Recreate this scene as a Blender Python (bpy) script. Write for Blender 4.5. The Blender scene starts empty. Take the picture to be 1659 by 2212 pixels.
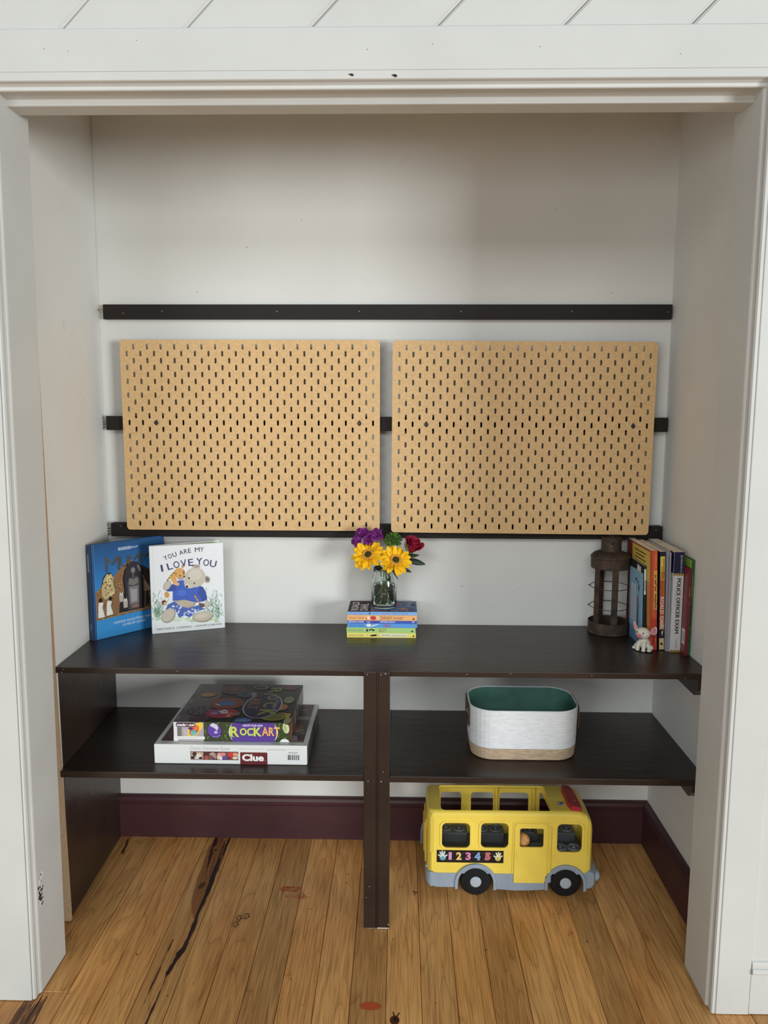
import bpy, bmesh, math, random
from math import sin, cos, pi, radians as rad
from mathutils import Vector, Matrix
random.seed(7)
SC = bpy.context.scene
COL = SC.collection

# ------------------------------------------------------------------ camera
F_PX, PITCH, YAW, ROLL = 1675.4379, -0.1318, 0.0215, 0.0029
cam = bpy.data.objects.new('camera', bpy.data.cameras.new('camera'))
COL.objects.link(cam)
cp, sp, cy_, sy_ = cos(PITCH), sin(PITCH), cos(YAW), sin(YAW)
fw = Vector((-sy_ * cp, cy_ * cp, sp)); rt = Vector((cy_, sy_, 0)); up = rt.cross(fw)
r2 = rt * cos(ROLL) + up * sin(ROLL); u2 = -rt * sin(ROLL) + up * cos(ROLL)
M = Matrix((r2, u2, -fw)).transposed().to_4x4()
M.translation = Vector((0.0187, -2.3391, 1.3667))
cam.matrix_world = M
cam.data.sensor_fit = 'HORIZONTAL'; cam.data.sensor_width = 36.0
cam.data.lens = 36.0 * F_PX / 1659.0
cam.data.clip_start = 0.05
SC.camera = cam

# ------------------------------------------------------------------ world, lights, exposure
W = bpy.data.worlds.new('world'); SC.world = W; W.use_nodes = True
bg = W.node_tree.nodes['Background']
bg.inputs[0].default_value = (0.88, 0.96, 1.0, 1); bg.inputs[1].default_value = 0.19
def area(name, loc, aim, sx, sy, power, col=(1, 1, 1)):
    d = bpy.data.lights.new(name, 'AREA'); d.shape = 'RECTANGLE'; d.size = sx; d.size_y = sy
    d.energy = power; d.color = col
    o = bpy.data.objects.new(name, d); COL.objects.link(o); o.location = loc
    o.rotation_euler = (Vector(aim) - Vector(loc)).to_track_quat('-Z', 'Y').to_euler()
    return o
area('window_daylight_right', (8.4, -9.2, 1.20), (0.0, 0.0, 1.0), 3.0, 3.0, 850, (0.96, 0.995, 1.0))
area('window_daylight_high', (-0.4, -10.0, 5.15), (0.0, 0.0, 0.6), 9.0, 2.6, 345, (0.95, 0.99, 1.0))
area('added_fill_left', (-2.4, -5.4, 1.20), (0.0, 0.0, 1.2), 2.0, 1.4, 62, (0.95, 0.99, 1.0))  # added fill lamp, evens out the left casing and right jamb
vs = SC.view_settings
vs.view_transform = 'Standard'; vs.look = 'None'; vs.gamma = 1.0; vs.use_curve_mapping = False
vs.exposure = -0.05

# ------------------------------------------------------------------ materials
def lin(c):
    return tuple(((v / 255) / 12.92 if v / 255 <= 0.04045 else ((v / 255 + 0.055) / 1.055) ** 2.4) for v in c[:3]) + (1.0,)
MATS = {}
def mat(name, col, rough=0.5, spec=0.5, metal=0.0, var=0.0, vscale=8.0, bump=0.0, bscale=60.0, stretch=(1, 1, 1), coat=0.0, var2=None):
    """principled material: base colour with a little procedural mottling and fine relief"""
    if name in MATS: return MATS[name]
    m = bpy.data.materials.new(name); m.use_nodes = True; nt = m.node_tree; N = nt.nodes; L = nt.links
    b = N['Principled BSDF']
    b.inputs['Base Color'].default_value = lin(col); b.inputs['Roughness'].default_value = rough
    b.inputs['Metallic'].default_value = metal; b.inputs['Specular IOR Level'].default_value = spec
    b.inputs['Coat Weight'].default_value = coat
    if var or bump:
        tc = N.new('ShaderNodeTexCoord'); mp = N.new('ShaderNodeMapping'); mp.inputs['Scale'].default_value = stretch
        L.new(tc.outputs['Object'], mp.inputs[0])
    if var:
        n = N.new('ShaderNodeTexNoise'); n.inputs['Scale'].default_value = vscale; n.inputs['Detail'].default_value = 5
        L.new(mp.outputs[0], n.inputs['Vector'])
        r = N.new('ShaderNodeValToRGB'); r.color_ramp.elements[0].position = 0.3; r.color_ramp.elements[1].position = 0.7
        c2 = var2 if var2 else tuple(min(255, v * (1 + var)) for v in col)
        r.color_ramp.elements[0].color = lin(tuple(v * (1 - var) for v in col)); r.color_ramp.elements[1].color = lin(c2)
        L.new(n.outputs['Fac'], r.inputs[0]); L.new(r.outputs[0], b.inputs['Base Color'])
    if bump:
        n2 = N.new('ShaderNodeTexNoise'); n2.inputs['Scale'].default_value = bscale; n2.inputs['Detail'].default_value = 4
        L.new(mp.outputs[0], n2.inputs['Vector'])
        bp = N.new('ShaderNodeBump'); bp.inputs['Strength'].default_value = bump; bp.inputs['Distance'].default_value = 0.002
        L.new(n2.outputs['Fac'], bp.inputs['Height']); L.new(bp.outputs[0], b.inputs['Normal'])
    MATS[name] = m
    return m

WALL = mat('wall_paint', (224, 224, 220), 0.75, 0.25, var=0.012, vscale=4, bump=0.25, bscale=140)
TRIMW = mat('trim_paint', (207, 209, 206), 0.5, 0.35, var=0.015, vscale=6, bump=0.12, bscale=40)
DARK = mat('dark_brown_paint', (48, 36, 29), 0.33, 0.4, var=0.14, vscale=7, bump=0.45, bscale=40, stretch=(0.25, 1, 1))
DARKM = mat('dark_batten_paint', (31, 25, 24), 0.6, 0.3, var=0.1, vscale=12, bump=0.1, bscale=60)
PLUM = mat('plum_baseboard_paint', (72, 42, 46), 0.45, 0.4, var=0.1, vscale=9, bump=0.1, bscale=40, stretch=(0.3, 1, 1))
MDF = mat('raw_fibreboard', (176, 150, 120), 0.85, 0.2, var=0.05, vscale=160)
PEGE = mat('routed_edge', (112, 78, 48), 0.8, 0.2); PEGB = mat('pegboard_back', (70, 54, 40), 0.9, 0.1)  # back colour darkened so less light bounces behind the slots
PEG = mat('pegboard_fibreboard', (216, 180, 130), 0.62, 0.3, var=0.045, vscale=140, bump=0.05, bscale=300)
def print_material(name, rough, coat=0.0):
    m = bpy.data.materials.new(name); m.use_nodes = True; nt = m.node_tree
    b = nt.nodes['Principled BSDF']; b.inputs['Roughness'].default_value = rough; b.inputs['Coat Weight'].default_value = coat
    a = nt.nodes.new('ShaderNodeVertexColor'); a.layer_name = 'ink'
    nt.links.new(a.outputs['Color'], b.inputs['Base Color'])
    return m
INK = print_material('printed_ink', 0.35)
INKM = print_material('printed_ink_matt', 0.7)
PAPER = mat('paper_pages', (226, 217, 196), 0.9, 0.1, var=0.06, vscale=30, stretch=(1, 1, 1))

def wood_material():
    m = bpy.data.materials.new('oak_plank'); m.use_nodes = True; nt = m.node_tree; N = nt.nodes; L = nt.links
    b = N['Principled BSDF']; b.inputs['Roughness'].default_value = 0.42; b.inputs['Specular IOR Level'].default_value = 0.4
    oi = N.new('ShaderNodeObjectInfo'); tc = N.new('ShaderNodeTexCoord')
    off = N.new('ShaderNodeVectorMath'); off.operation = 'SCALE'; off.inputs['Scale'].default_value = 37.0
    cb = N.new('ShaderNodeCombineXYZ')
    for i in range(3): L.new(oi.outputs['Random'], cb.inputs[i])
    L.new(cb.outputs[0], off.inputs[0])
    add = N.new('ShaderNodeVectorMath'); add.operation = 'ADD'
    L.new(tc.outputs['Object'], add.inputs[0]); L.new(off.outputs[0], add.inputs[1])
    # cathedral figure: contour lines of a stretched noise field
    mp = N.new('ShaderNodeMapping'); mp.inputs['Scale'].default_value = (10, 1.15, 1); L.new(add.outputs[0], mp.inputs[0])
    n1 = N.new('ShaderNodeTexNoise'); n1.inputs['Scale'].default_value = 1.0; n1.inputs['Detail'].default_value = 1.6; n1.inputs['Distortion'].default_value = 0.35
    L.new(mp.outputs[0], n1.inputs['Vector'])
    mu = N.new('ShaderNodeMath'); mu.operation = 'MULTIPLY'; mu.inputs[1].default_value = 12.0; L.new(n1.outputs['Fac'], mu.inputs[0])
    fr = N.new('ShaderNodeMath'); fr.operation = 'FRACT'; L.new(mu.outputs[0], fr.inputs[0])
    r1 = N.new('ShaderNodeValToRGB'); e = r1.color_ramp.elements
    e[0].position = 0.0; e[0].color = (0.66, 0.61, 0.55, 1); e[1].position = 1.0; e[1].color = (0.86, 0.85, 0.84, 1)
    for p, v in ((0.10, 0.94), (0.3, 1.0), (0.8, 0.9)):
        q = e.new(p); q.color = (v, v, v, 1)
    L.new(fr.outputs[0], r1.inputs[0])
    # fine pores
    mp2 = N.new('ShaderNodeMapping'); mp2.inputs['Scale'].default_value = (260, 9, 1); L.new(add.outputs[0], mp2.inputs[0])
    n2 = N.new('ShaderNodeTexNoise'); n2.inputs['Scale'].default_value = 1.0; n2.inputs['Detail'].default_value = 3; L.new(mp2.outputs[0], n2.inputs['Vector'])
    r2_ = N.new('ShaderNodeValToRGB'); r2_.color_ramp.elements[0].position = 0.32; r2_.color_ramp.elements[0].color = (0.66, 0.62, 0.58, 1)
    r2_.color_ramp.elements[1].position = 0.55; r2_.color_ramp.elements[1].color = (1, 1, 1, 1)
    L.new(n2.outputs['Fac'], r2_.inputs[0])
    m1 = N.new('ShaderNodeMix'); m1.data_type = 'RGBA'; m1.blend_type = 'MULTIPLY'; m1.inputs[0].default_value = 1.0
    L.new(r1.outputs[0], m1.inputs[6]); L.new(r2_.outputs[0], m1.inputs[7])
    # broad tone
    mp3 = N.new('ShaderNodeMapping'); mp3.inputs['Scale'].default_value = (9, 2.2, 1); L.new(add.outputs[0], mp3.inputs[0])
    n3 = N.new('ShaderNodeTexNoise'); n3.inputs['Scale'].default_value = 1.0; n3.inputs['Detail'].default_value = 4; L.new(mp3.outputs[0], n3.inputs['Vector'])
    ton = N.new('ShaderNodeValToRGB'); ton.color_ramp.elements[0].position = 0.2; ton.color_ramp.elements[1].position = 0.85
    ton.color_ramp.elements[0].color = lin((194, 130, 68)); ton.color_ramp.elements[1].color = lin((240, 188, 120))
    L.new(n3.outputs['Fac'], ton.inputs[0])
    sat = N.new('ShaderNodeHueSaturation')
    mr = N.new('ShaderNodeMapRange'); mr.inputs['To Min'].default_value = 0.88; mr.inputs['To Max'].default_value = 1.5; L.new(oi.outputs['Random'], mr.inputs[0])
    L.new(mr.outputs[0], sat.inputs['Value']); L.new(ton.outputs[0], sat.inputs['Color'])
    m2 = N.new('ShaderNodeMix'); m2.data_type = 'RGBA'; m2.blend_type = 'MULTIPLY'; m2.inputs[0].default_value = 1.0
    L.new(sat.outputs[0], m2.inputs[6]); L.new(m1.outputs[2], m2.inputs[7])
    L.new(m2.outputs[2], b.inputs['Base Color'])
    bp = N.new('ShaderNodeBump'); bp.inputs['Strength'].default_value = 0.12; bp.inputs['Distance'].default_value = 0.001
    L.new(n2.outputs['Fac'], bp.inputs['Height']); L.new(bp.outputs[0], b.inputs['Normal'])
    return m
OAK = wood_material()

# ------------------------------------------------------------------ object helpers
WL = {}          # world origin of every object (nothing is rotated, except shared pieces)
def wl(o): return WL.get(o.name, Vector((0, 0, 0))) if o else Vector((0, 0, 0))
def link(o, parent, loc):
    COL.objects.link(o)
    if parent: o.parent = parent; o.location = Vector(loc) - wl(parent)
    else: o.location = loc
    WL[o.name] = Vector(loc)
    return o
def thing(name, label, cat, loc, group=None):
    o = bpy.data.objects.new(name, None); o.empty_display_size = 0.05
    o['label'] = label; o['category'] = cat
    if group: o['group'] = group
    return link(o, None, loc)
def tag(o, label, cat, group=None):
    o['label'] = label; o['category'] = cat
    if group: o['group'] = group
    return o
def from_bm(name, bm, m, parent=None, loc=None, smooth=False, label=None):
    loc = Vector(loc) if loc is not None else wl(parent)
    bm.transform(Matrix.Translation(-loc))
    me = bpy.data.meshes.new(name); bm.to_mesh(me); bm.free()
    for x in (m if isinstance(m, (list, tuple)) else [m]): me.materials.append(x)
    if smooth:
        for p in me.polygons: p.use_smooth = True
    o = bpy.data.objects.new(name, me)
    if label: o['label'] = label
    return link(o, parent, loc)
def struct(o): o['kind'] = 'structure'; return o
def V(*a): return Vector(a)
def box(bm, a, b, bev=0.0, seg=2):
    x0, y0, z0 = a; x1, y1, z1 = b
    t = bmesh.new()
    vs_ = [t.verts.new(p) for p in ((x0, y0, z0), (x1, y0, z0), (x1, y1, z0), (x0, y1, z0), (x0, y0, z1), (x1, y0, z1), (x1, y1, z1), (x0, y1, z1))]
    for f in ((3, 2, 1, 0), (4, 5, 6, 7), (0, 1, 5, 4), (1, 2, 6, 5), (2, 3, 7, 6), (3, 0, 4, 7)): t.faces.new([vs_[i] for i in f])
    if bev: bmesh.ops.bevel(t, geom=t.edges[:], offset=bev, segments=seg, profile=0.5, affect='EDGES')
    merge(bm, t)
def merge(bm, t, M=None):
    if M is not None: t.transform(M)
    me = bpy.data.meshes.new('tmp'); t.to_mesh(me); t.free(); bm.from_mesh(me); bpy.data.meshes.remove(me)
def obox(bm, O, X, Y, Z, dx, dy, dz, bev=0.0, seg=2):
    """box at corner O along unit axes X, Y, Z"""
    t = bmesh.new(); box(t, (0, 0, 0), (dx, dy, dz), bev, seg)
    m = Matrix((X, Y, Z)).transposed().to_4x4(); m.translation = O
    merge(bm, t, m)
def lathe(bm, prof, c, n=32, axis='Z', closed=False):
    """revolve (r, h) profile about an axis through c"""
    rows = []
    for r, h in prof:
        row = []
        for i in range(n):
            a = 2 * pi * i / n
            if axis == 'Z': p = (c[0] + r * cos(a), c[1] + r * sin(a), c[2] + h)
            elif axis == 'Y': p = (c[0] + r * cos(a), c[1] + h, c[2] + r * sin(a))
            else: p = (c[0] + h, c[1] + r * cos(a), c[2] + r * sin(a))
            row.append(bm.verts.new(p))
        rows.append(row)
    k = len(rows) if closed else len(rows) - 1
    for j in range(k):
        a, b = rows[j], rows[(j + 1) % len(rows)]
        for i in range(n): bm.faces.new((a[i], a[(i + 1) % n], b[(i + 1) % n], b[i]))
    if not closed:
        if prof[0][0] > 1e-6: bm.faces.new(rows[0][::-1])
        if prof[-1][0] > 1e-6: bm.faces.new(rows[-1])
    bmesh.ops.remove_doubles(bm, verts=bm.verts[:], dist=1e-7)
def tube(bm, pts, rads, n=8, cap=True):
    pts = [Vector(p) for p in pts]
    if not isinstance(rads, (list, tuple)): rads = [rads] * len(pts)
    rows = []; prev = None
    for i, p in enumerate(pts):
        d = (pts[min(i + 1, len(pts) - 1)] - pts[max(i - 1, 0)]).normalized()
        if prev is None:
            a = d.cross(V(0, 0, 1)) if abs(d.z) < 0.9 else d.cross(V(1, 0, 0))
        else: a = prev - d * prev.dot(d)
        a.normalize(); prev = a; b = d.cross(a)
        rows.append([bm.verts.new(p + (a * cos(2 * pi * k / n) + b * sin(2 * pi * k / n)) * rads[i]) for k in range(n)])
    for j in range(len(rows) - 1):
        for k in range(n): bm.faces.new((rows[j][k], rows[j][(k + 1) % n], rows[j + 1][(k + 1) % n], rows[j + 1][k]))
    if cap: bm.faces.new(rows[0][::-1]); bm.faces.new(rows[-1])
def ellipsoid(bm, c, r, M=None, u=20, v=12):
    t = bmesh.new(); bmesh.ops.create_uvsphere(t, u_segments=u, v_segments=v, radius=1.0)
    t.transform(Matrix.Diagonal((r[0], r[1], r[2], 1)))
    if M is not None: t.transform(M)
    t.transform(Matrix.Translation(c)); merge(bm, t)
def rrect(x0, y0, x1, y1, r, n=5):
    pts = []
    for cx, cy, a0 in ((x1 - r, y1 - r, 0), (x0 + r, y1 - r, 90), (x0 + r, y0 + r, 180), (x1 - r, y0 + r, 270)):
        for k in range(n + 1):
            a = rad(a0 + 90 * k / n); pts.append((cx + r * cos(a), cy + r * sin(a)))
    return pts
def curve_mesh(loops, ext, bev=0.0):
    """flat outline with holes -> solid plate of half depth ext about its own plane"""
    cu = bpy.data.curves.new('c', 'CURVE'); cu.dimensions = '2D'; cu.fill_mode = 'BOTH'; cu.extrude = ext
    cu.bevel_depth = bev; cu.bevel_resolution = 1
    for lp in loops:
        s = cu.splines.new('POLY'); s.points.add(len(lp) - 1); s.use_cyclic_u = True
        for i, p in enumerate(lp): s.points[i].co = (p[0], p[1], 0, 1)
    o = bpy.data.objects.new('c', cu); COL.objects.link(o)
    dg = bpy.context.evaluated_depsgraph_get(); me = bpy.data.meshes.new_from_object(o.evaluated_get(dg))
    bpy.data.objects.remove(o); bpy.data.curves.remove(cu)
    return me
def plate(bm, loops, O, X, Y, ext, bev=0.0):
    me = curve_mesh(loops, ext, bev); t = bmesh.new(); t.from_mesh(me); bpy.data.meshes.remove(me)
    bmesh.ops.remove_doubles(t, verts=t.verts[:], dist=1e-6)
    X = Vector(X); Y = Vector(Y); m = Matrix((X, Y, X.cross(Y))).transposed().to_4x4(); m.translation = Vector(O)
    merge(bm, t, m)
def modified(bm, mods):
    """run modifiers on a bmesh, return new bmesh"""
    me = bpy.data.meshes.new('t'); bm.to_mesh(me); bm.free(); o = bpy.data.objects.new('t', me); COL.objects.link(o)
    helpers = []
    for typ, kw in mods:
        md = o.modifiers.new(typ, typ)
        for k, v in kw.items():
            if k == 'cutter':
                mc = bpy.data.meshes.new('k'); v.to_mesh(mc); v.free(); oc = bpy.data.objects.new('k', mc); COL.objects.link(oc)
                helpers.append(oc); md.object = oc
            else: setattr(md, k, v)
    dg = bpy.context.evaluated_depsgraph_get(); dg.update()
    r = bpy.data.meshes.new_from_object(o.evaluated_get(dg)); out = bmesh.new(); out.from_mesh(r)
    for x in helpers + [o]:
        d = x.data; bpy.data.objects.remove(x); bpy.data.meshes.remove(d)
    bpy.data.meshes.remove(r)
    return out

TXT = {}
def text_tris(s, shear=0.0, bold=0.0):
    key = (s, shear, bold)
    if key in TXT: return TXT[key]
    cu = bpy.data.curves.new('t', 'FONT'); cu.body = s; cu.resolution_u = 3; cu.shear = shear; cu.offset = bold; cu.size = 1.0
    o = bpy.data.objects.new('t', cu); COL.objects.link(o)
    dg = bpy.context.evaluated_depsgraph_get(); me = bpy.data.meshes.new_from_object(o.evaluated_get(dg))
    vs_ = [(v.co.x, v.co.y) for v in me.vertices]; fs = [tuple(p.vertices) for p in me.polygons]
    bpy.data.objects.remove(o); bpy.data.curves.remove(cu); bpy.data.meshes.remove(me)
    TXT[key] = (vs_, fs); return TXT[key]

def stuff(o): o['kind'] = 'stuff'; return o
class Print:
    """flat printed artwork lying on a real surface: polygons with an ink colour each"""
    def __init__(s, O, X, Y, lift=0.00025):
        s.O = Vector(O); s.X = Vector(X).normalized(); s.Y = Vector(Y).normalized(); s.N = s.X.cross(s.Y)
        s.v = []; s.f = []; s.c = []; s.k = 0; s.lift = lift
    def _add(s, pts, faces, col):
        base = len(s.v); z = s.lift + s.k * 0.000003; s.k += 1
        s.v += [s.O + s.X * p[0] + s.Y * p[1] + s.N * z for p in pts]
        s.f += [tuple(base + i for i in f) for f in faces]; s.c += [lin(col)] * len(faces)
    def poly(s, pts, col):
        a = sum(pts[i][0] * pts[(i + 1) % len(pts)][1] - pts[(i + 1) % len(pts)][0] * pts[i][1] for i in range(len(pts)))
        if a < 0: pts = pts[::-1]
        s._add(pts, [tuple(range(len(pts)))], col); return s
    def rect(s, x0, y0, x1, y1, col): return s.poly([(x0, y0), (x1, y0), (x1, y1), (x0, y1)], col)
    def ell(s, cx, cy, rx, ry, col, rot=0.0, n=20):
        r = rad(rot); return s.poly([(cx + rx * cos(2 * pi * i / n) * cos(r) - ry * sin(2 * pi * i / n) * sin(r), cy + rx * cos(2 * pi * i / n) * sin(r) + ry * sin(2 * pi * i / n) * cos(r)) for i in range(n)], col)
    def line(s, pts, w, col):
        for a, b in zip(pts[:-1], pts[1:]):
            d = Vector((b[0] - a[0], b[1] - a[1]))
            if d.length < 1e-9: continue
            n = Vector((-d.y, d.x)).normalized() * w / 2
            s.poly([(a[0] - n.x, a[1] - n.y), (b[0] - n.x, b[1] - n.y), (b[0] + n.x, b[1] + n.y), (a[0] + n.x, a[1] + n.y)], col)
        return s
    def text(s, t, x, y, w, h, col, rot=0.0, shear=0.0, bold=0.0, warp=None):
        """text fitted into the box w x h whose lower left corner is x, y"""
        if bold > 0 and 'M' in t:          # the font's own emboldening breaks on this letter: print it three times, slightly apart
            d = bold * .55 * h
            for k in (-d, d): s.text(t, x + k * cos(rad(rot)), y + k * sin(rad(rot)), w, h, col, rot, shear, 0.0, warp)
            bold = 0.0
        vs_, fs = text_tris(t, shear, bold)
        x0 = min(p[0] for p in vs_); x1 = max(p[0] for p in vs_); y0 = min(p[1] for p in vs_); y1 = max(p[1] for p in vs_)
        r = rad(rot); pts = []
        for p in vs_:
            a = (p[0] - x0) / (x1 - x0) * w; b = (p[1] - y0) / (y1 - y0) * h
            if warp: b += warp(a / w)
            pts.append((x + a * cos(r) - b * sin(r), y + a * sin(r) + b * cos(r)))
        s._add(pts, fs, col); return s
    def build(s, name, parent, m=None, label=None):
        loc = wl(parent); me = bpy.data.meshes.new(name); me.from_pydata([p - loc for p in s.v], [], s.f)
        at = me.color_attributes.new('ink', 'FLOAT_COLOR', 'CORNER'); i = 0
        for p, c in zip(me.polygons, s.c):
            for k in range(p.loop_total): at.data[p.loop_start + k].color = c
        me.materials.append(m or INK); o = bpy.data.objects.new(name, me)
        if label: o['label'] = label
        return link(o, parent, loc)

# ------------------------------------------------------------------ the setting
XL, XR, ZD, ZS, YD = -0.8788, 0.8068, 0.7063, 0.4290, -0.4345
def simple(name, a, b, m, bev=0.0, parent=None):
    bm = bmesh.new(); box(bm, a, b, bev); return from_bm(name, bm, m, parent, loc=None if parent else (0, 0, 0))
struct(simple('wall_back', (-1.1, 0.0, -0.05), (1.1, 0.12, 2.6), WALL))
struct(simple('wall_right', (XR, -0.62, 0), (XR + 0.1, 0.0, 2.6), WALL))
# left side: a painted sheet of fibreboard whose front edge is still raw
wlft = struct(simple('wall_left', (XL - 0.12, -0.62, 0), (XL - 0.03, 0.0, 2.6), WALL))
bm = bmesh.new()
def follow_left(bm):
    '''the left sheet stands a little skew: its front edge is further in than its back edge'''
    for v_ in bm.verts:
        if v_.co.x < XL + .02: v_.co.x += max(0.0, -v_.co.y) / 0.43 * 0.0116
def quadprism(bm, pts, y0, y1):
    a = [bm.verts.new((p[0], y0, p[1])) for p in pts]; b = [bm.verts.new((p[0], y1, p[1])) for p in pts]
    n = len(pts); bm.faces.new(a); bm.faces.new(b[::-1])
    for i in range(n): bm.faces.new((a[i], b[i], b[(i + 1) % n], a[(i + 1) % n]))
quadprism(bm, [(XL - 0.03, 0.002), (XL, 0.002), (XL, 2.6), (XL - 0.03, 2.6)], -0.43, -0.0028); follow_left(bm)
bmesh.ops.recalc_face_normals(bm, faces=bm.faces[:])
from_bm('painted_sheet', bm, WALL, wlft)
bm = bmesh.new(); quadprism(bm, [(-0.892, 0.004), (-0.859, 0.004), (-0.8665, 0.71), (-0.8675, 2.3), (-0.892, 2.3)], -0.4415, -0.4305)
bmesh.ops.recalc_face_normals(bm, faces=bm.faces[:])
from_bm('raw_edge', bm, MDF, wlft, label='raw unpainted fibreboard edge')
ceil = struct(simple('ceiling', (-1.1, -0.7, 2.42), (1.1, 0.1, 2.5), WALL))

# floor boards
fl = struct(simple('floor', (-3.2, -6.0, -0.06), (3.2, 0.05, -0.012), mat('subfloor', (178, 130, 80), 0.6)))
PW = 0.08342
def plank(x0, x1, y0, y1, dz=0.0):
    bm = bmesh.new(); box(bm, (x0 + 0.0006, y0 + 0.0005, -0.012), (x1 - 0.0006, y1 - 0.0005, dz), 0.0011, 1)
    return from_bm('plank', bm, OAK, fl, loc=((x0 + x1) / 2, (y0 + y1) / 2, 0))
random.seed(11)
joints = {-8: [-1.25], -6: [-1.5], -10: [-0.69], -12: [-0.48], 0: [-1.2], -1: [-0.17], 3: [-1.3], 6: [-1.1], 2: [-0.165], 8: [-1.0]}
for k in range(-19, 19):
    x0 = 0.0743 + PW * (k - 1); x1 = x0 + PW
    cuts = [0.0] + joints.get(k, [-0.9 - 0.8 * random.random()]) + [-2.4]
    for a, b in zip(cuts[:-1], cuts[1:]): plank(x0, x1, b, a, -0.0002 * random.random())
bm = bmesh.new(); box(bm, (-3.2, -6.0, -0.012), (3.2, -2.401, -0.0005)); from_bm('outer_boards', bm, OAK, fl)
bm = bmesh.new(); box(bm, (-3.2, -2.4, -0.012), (0.0743 - 20 * PW, 0, -0.0005)); box(bm, (0.0743 + 18 * PW, -2.4, -0.012), (3.2, 0, -0.0005)); from_bm('side_boards', bm, OAK, fl)

# marks on the floor: dark knot streak, red crayon, scuffs
p = Print((0, 0, 0), (1, 0, 0), (0, 1, 0), lift=0.0003)
def streak(x_at, y0, y1, w0, w1, col, n=70, wob=0.0008, seed=1):
    rnd = random.Random(seed); L_, R_ = [], []
    for i in range(n + 1):
        t = i / n; y = y0 + (y1 - y0) * t; c = x_at(t); w = w0 + (w1 - w0) * t
        e = min(1, 6 * t, 6 * (1 - t)) * 0.9 + 0.1
        L_.append((c - w * e * .5 - .0012 * sin(9 * t + seed) - .0005 * sin(31 * t + 2 * seed), y)); R_.append((c + w * e * .5 + .0010 * sin(11 * t + 1.7 * seed) + .0004 * sin(37 * t + seed), y))
    p.poly(L_ + R_[::-1], col)
S5 = -0.5172
streak(lambda t: S5 - 0.034 + 0.018 * t * t, -0.005, -0.42, 0.060, 0.036, (150, 98, 56), seed=2)
for q_ in range(9): streak(lambda t, q_=q_: S5 - 0.054 + 0.0062 * q_ + (0.018 - .0016 * q_) * t * t + .0015 * sin(5 * t + q_), -0.004 - .006 * (q_ % 4), -0.22 - .02 * ((q_ * 5) % 8), 0.0042, 0.0022, [(112, 66, 36), (128, 80, 44), (94, 56, 32), (138, 88, 50)][q_ % 4], seed=30 + q_)
streak(lambda t: S5 - 0.050 + 0.012 * t, -0.005, -0.20, 0.012, 0.003, (52, 28, 18), seed=3)
streak(lambda t: S5 - 0.0085 + 0.002 * t, -0.005, -0.14, 0.006, 0.004, (48, 26, 16), seed=4)
streak(lambda t: S5 - 0.012 + 0.003 * sin(3 * t), -0.13, -0.42, 0.015, 0.010, (38, 21, 14), seed=5)
streak(lambda t: S5 - 0.008 - 0.003 * t, -0.40, -0.56, 0.010, 0.012, (58, 32, 20), seed=6)
streak(lambda t: S5 - 0.014 - 0.014 * t, -0.53, -0.64, 0.016, 0.006, (44, 24, 16), seed=7)
streak(lambda t: S5 - 0.048 - 0.004 * t, -0.50, -0.72, 0.003, 0.003, (84, 50, 28), seed=8)
streak(lambda t: S5 - 0.026 - 0.002 * t, -0.62, -0.86, 0.004, 0.003, (70, 40, 22), seed=9)
p.ell(S5 - 0.036, -0.085, 0.009, 0.022, (140, 92, 52), 10); p.ell(S5 - 0.035, -0.088, 0.0035, 0.006, (48, 26, 18))
p.ell(S5 - 0.032, -0.27, 0.008, 0.018, (84, 50, 30), -15)
for q_ in range(8): streak(lambda t, q_=q_: -0.846 + .0062 * q_ + (0.002 * q_ - .006) * t, -0.700 - .004 * ((q_ * 3) % 5), -0.90, 0.0055, 0.0075, [(112, 74, 46), (92, 60, 38), (126, 84, 52), (102, 66, 42)][q_ % 4], seed=50 + q_)
streak(lambda t: -0.846 + 0.010 * t, -0.03, -0.12, 0.006, 0.010, (88, 56, 34), seed=13)
p.ell(0.012, -0.755, 0.011, 0.013, (92, 40, 22)); p.ell(0.014, -0.753, 0.005, 0.006, (34, 14, 10))
p.line([(0.012, -0.745), (0.008, -0.731)], 0.003, (80, 40, 22)); p.line([(0.016, -0.745), (0.023, -0.733)], 0.003, (80, 40, 22))
p.build('knot_streak', fl, INKM, 'dark knots and streaks in the oak boards')
p = Print((0, 0, 0), (1, 0, 0), (0, 1, 0), lift=0.0006); rnd = random.Random(5)
for i in range(46):
    x = -0.322 + 0.05 * rnd.random(); y = -0.281 + 0.022 * (rnd.random() - .5); dx = 0.012 * rnd.random() + .004
    p.line([(x, y), (x + dx, y + .004 * (rnd.random() - .5))], 0.0016, (188, 62, 40))
for i in range(40):
    x = -0.272 + 0.03 * rnd.random(); y = -0.312 + 0.03 * (rnd.random() - .5); dx = 0.010 * rnd.random()
    p.line([(x, y), (x + dx, y + .006 * (rnd.random() - .5))], 0.0012, (192, 84, 56))
for i in range(16):
    x = -0.305 + 0.04 * rnd.random(); p.line([(x, -0.318 + .006 * rnd.random()), (x + .006, -0.318 + .006 * rnd.random())], 0.001, (190, 90, 60))
p.poly([(-0.0443 + 0.025 * cos(a * pi / 9) * (0.9 + .15 * rnd.random()), -0.7154 + 0.0125 * sin(a * pi / 9) * (0.9 + .2 * rnd.random())) for a in range(18)], (206, 92, 48))
for i in range(16):
    x = 0.4655 + 0.012 * rnd.random(); y = -0.468 + .03 * rnd.random(); p.line([(x, y), (x + .005 * rnd.random(), y + .006)], 0.001, (196, 96, 58))
for a in range(5): p.line([(0.0665, -0.289), (0.0665 + .008 * cos(a * 2.2), -0.289 + .012 * sin(a * 2.2))], 0.0022, (146, 40, 34))
p.build('crayon_mark', fl, INKM, 'red crayon scribbles on the boards')
p = Print((0, 0, 0), (1, 0, 0), (0, 1, 0), lift=0.0009)
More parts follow.
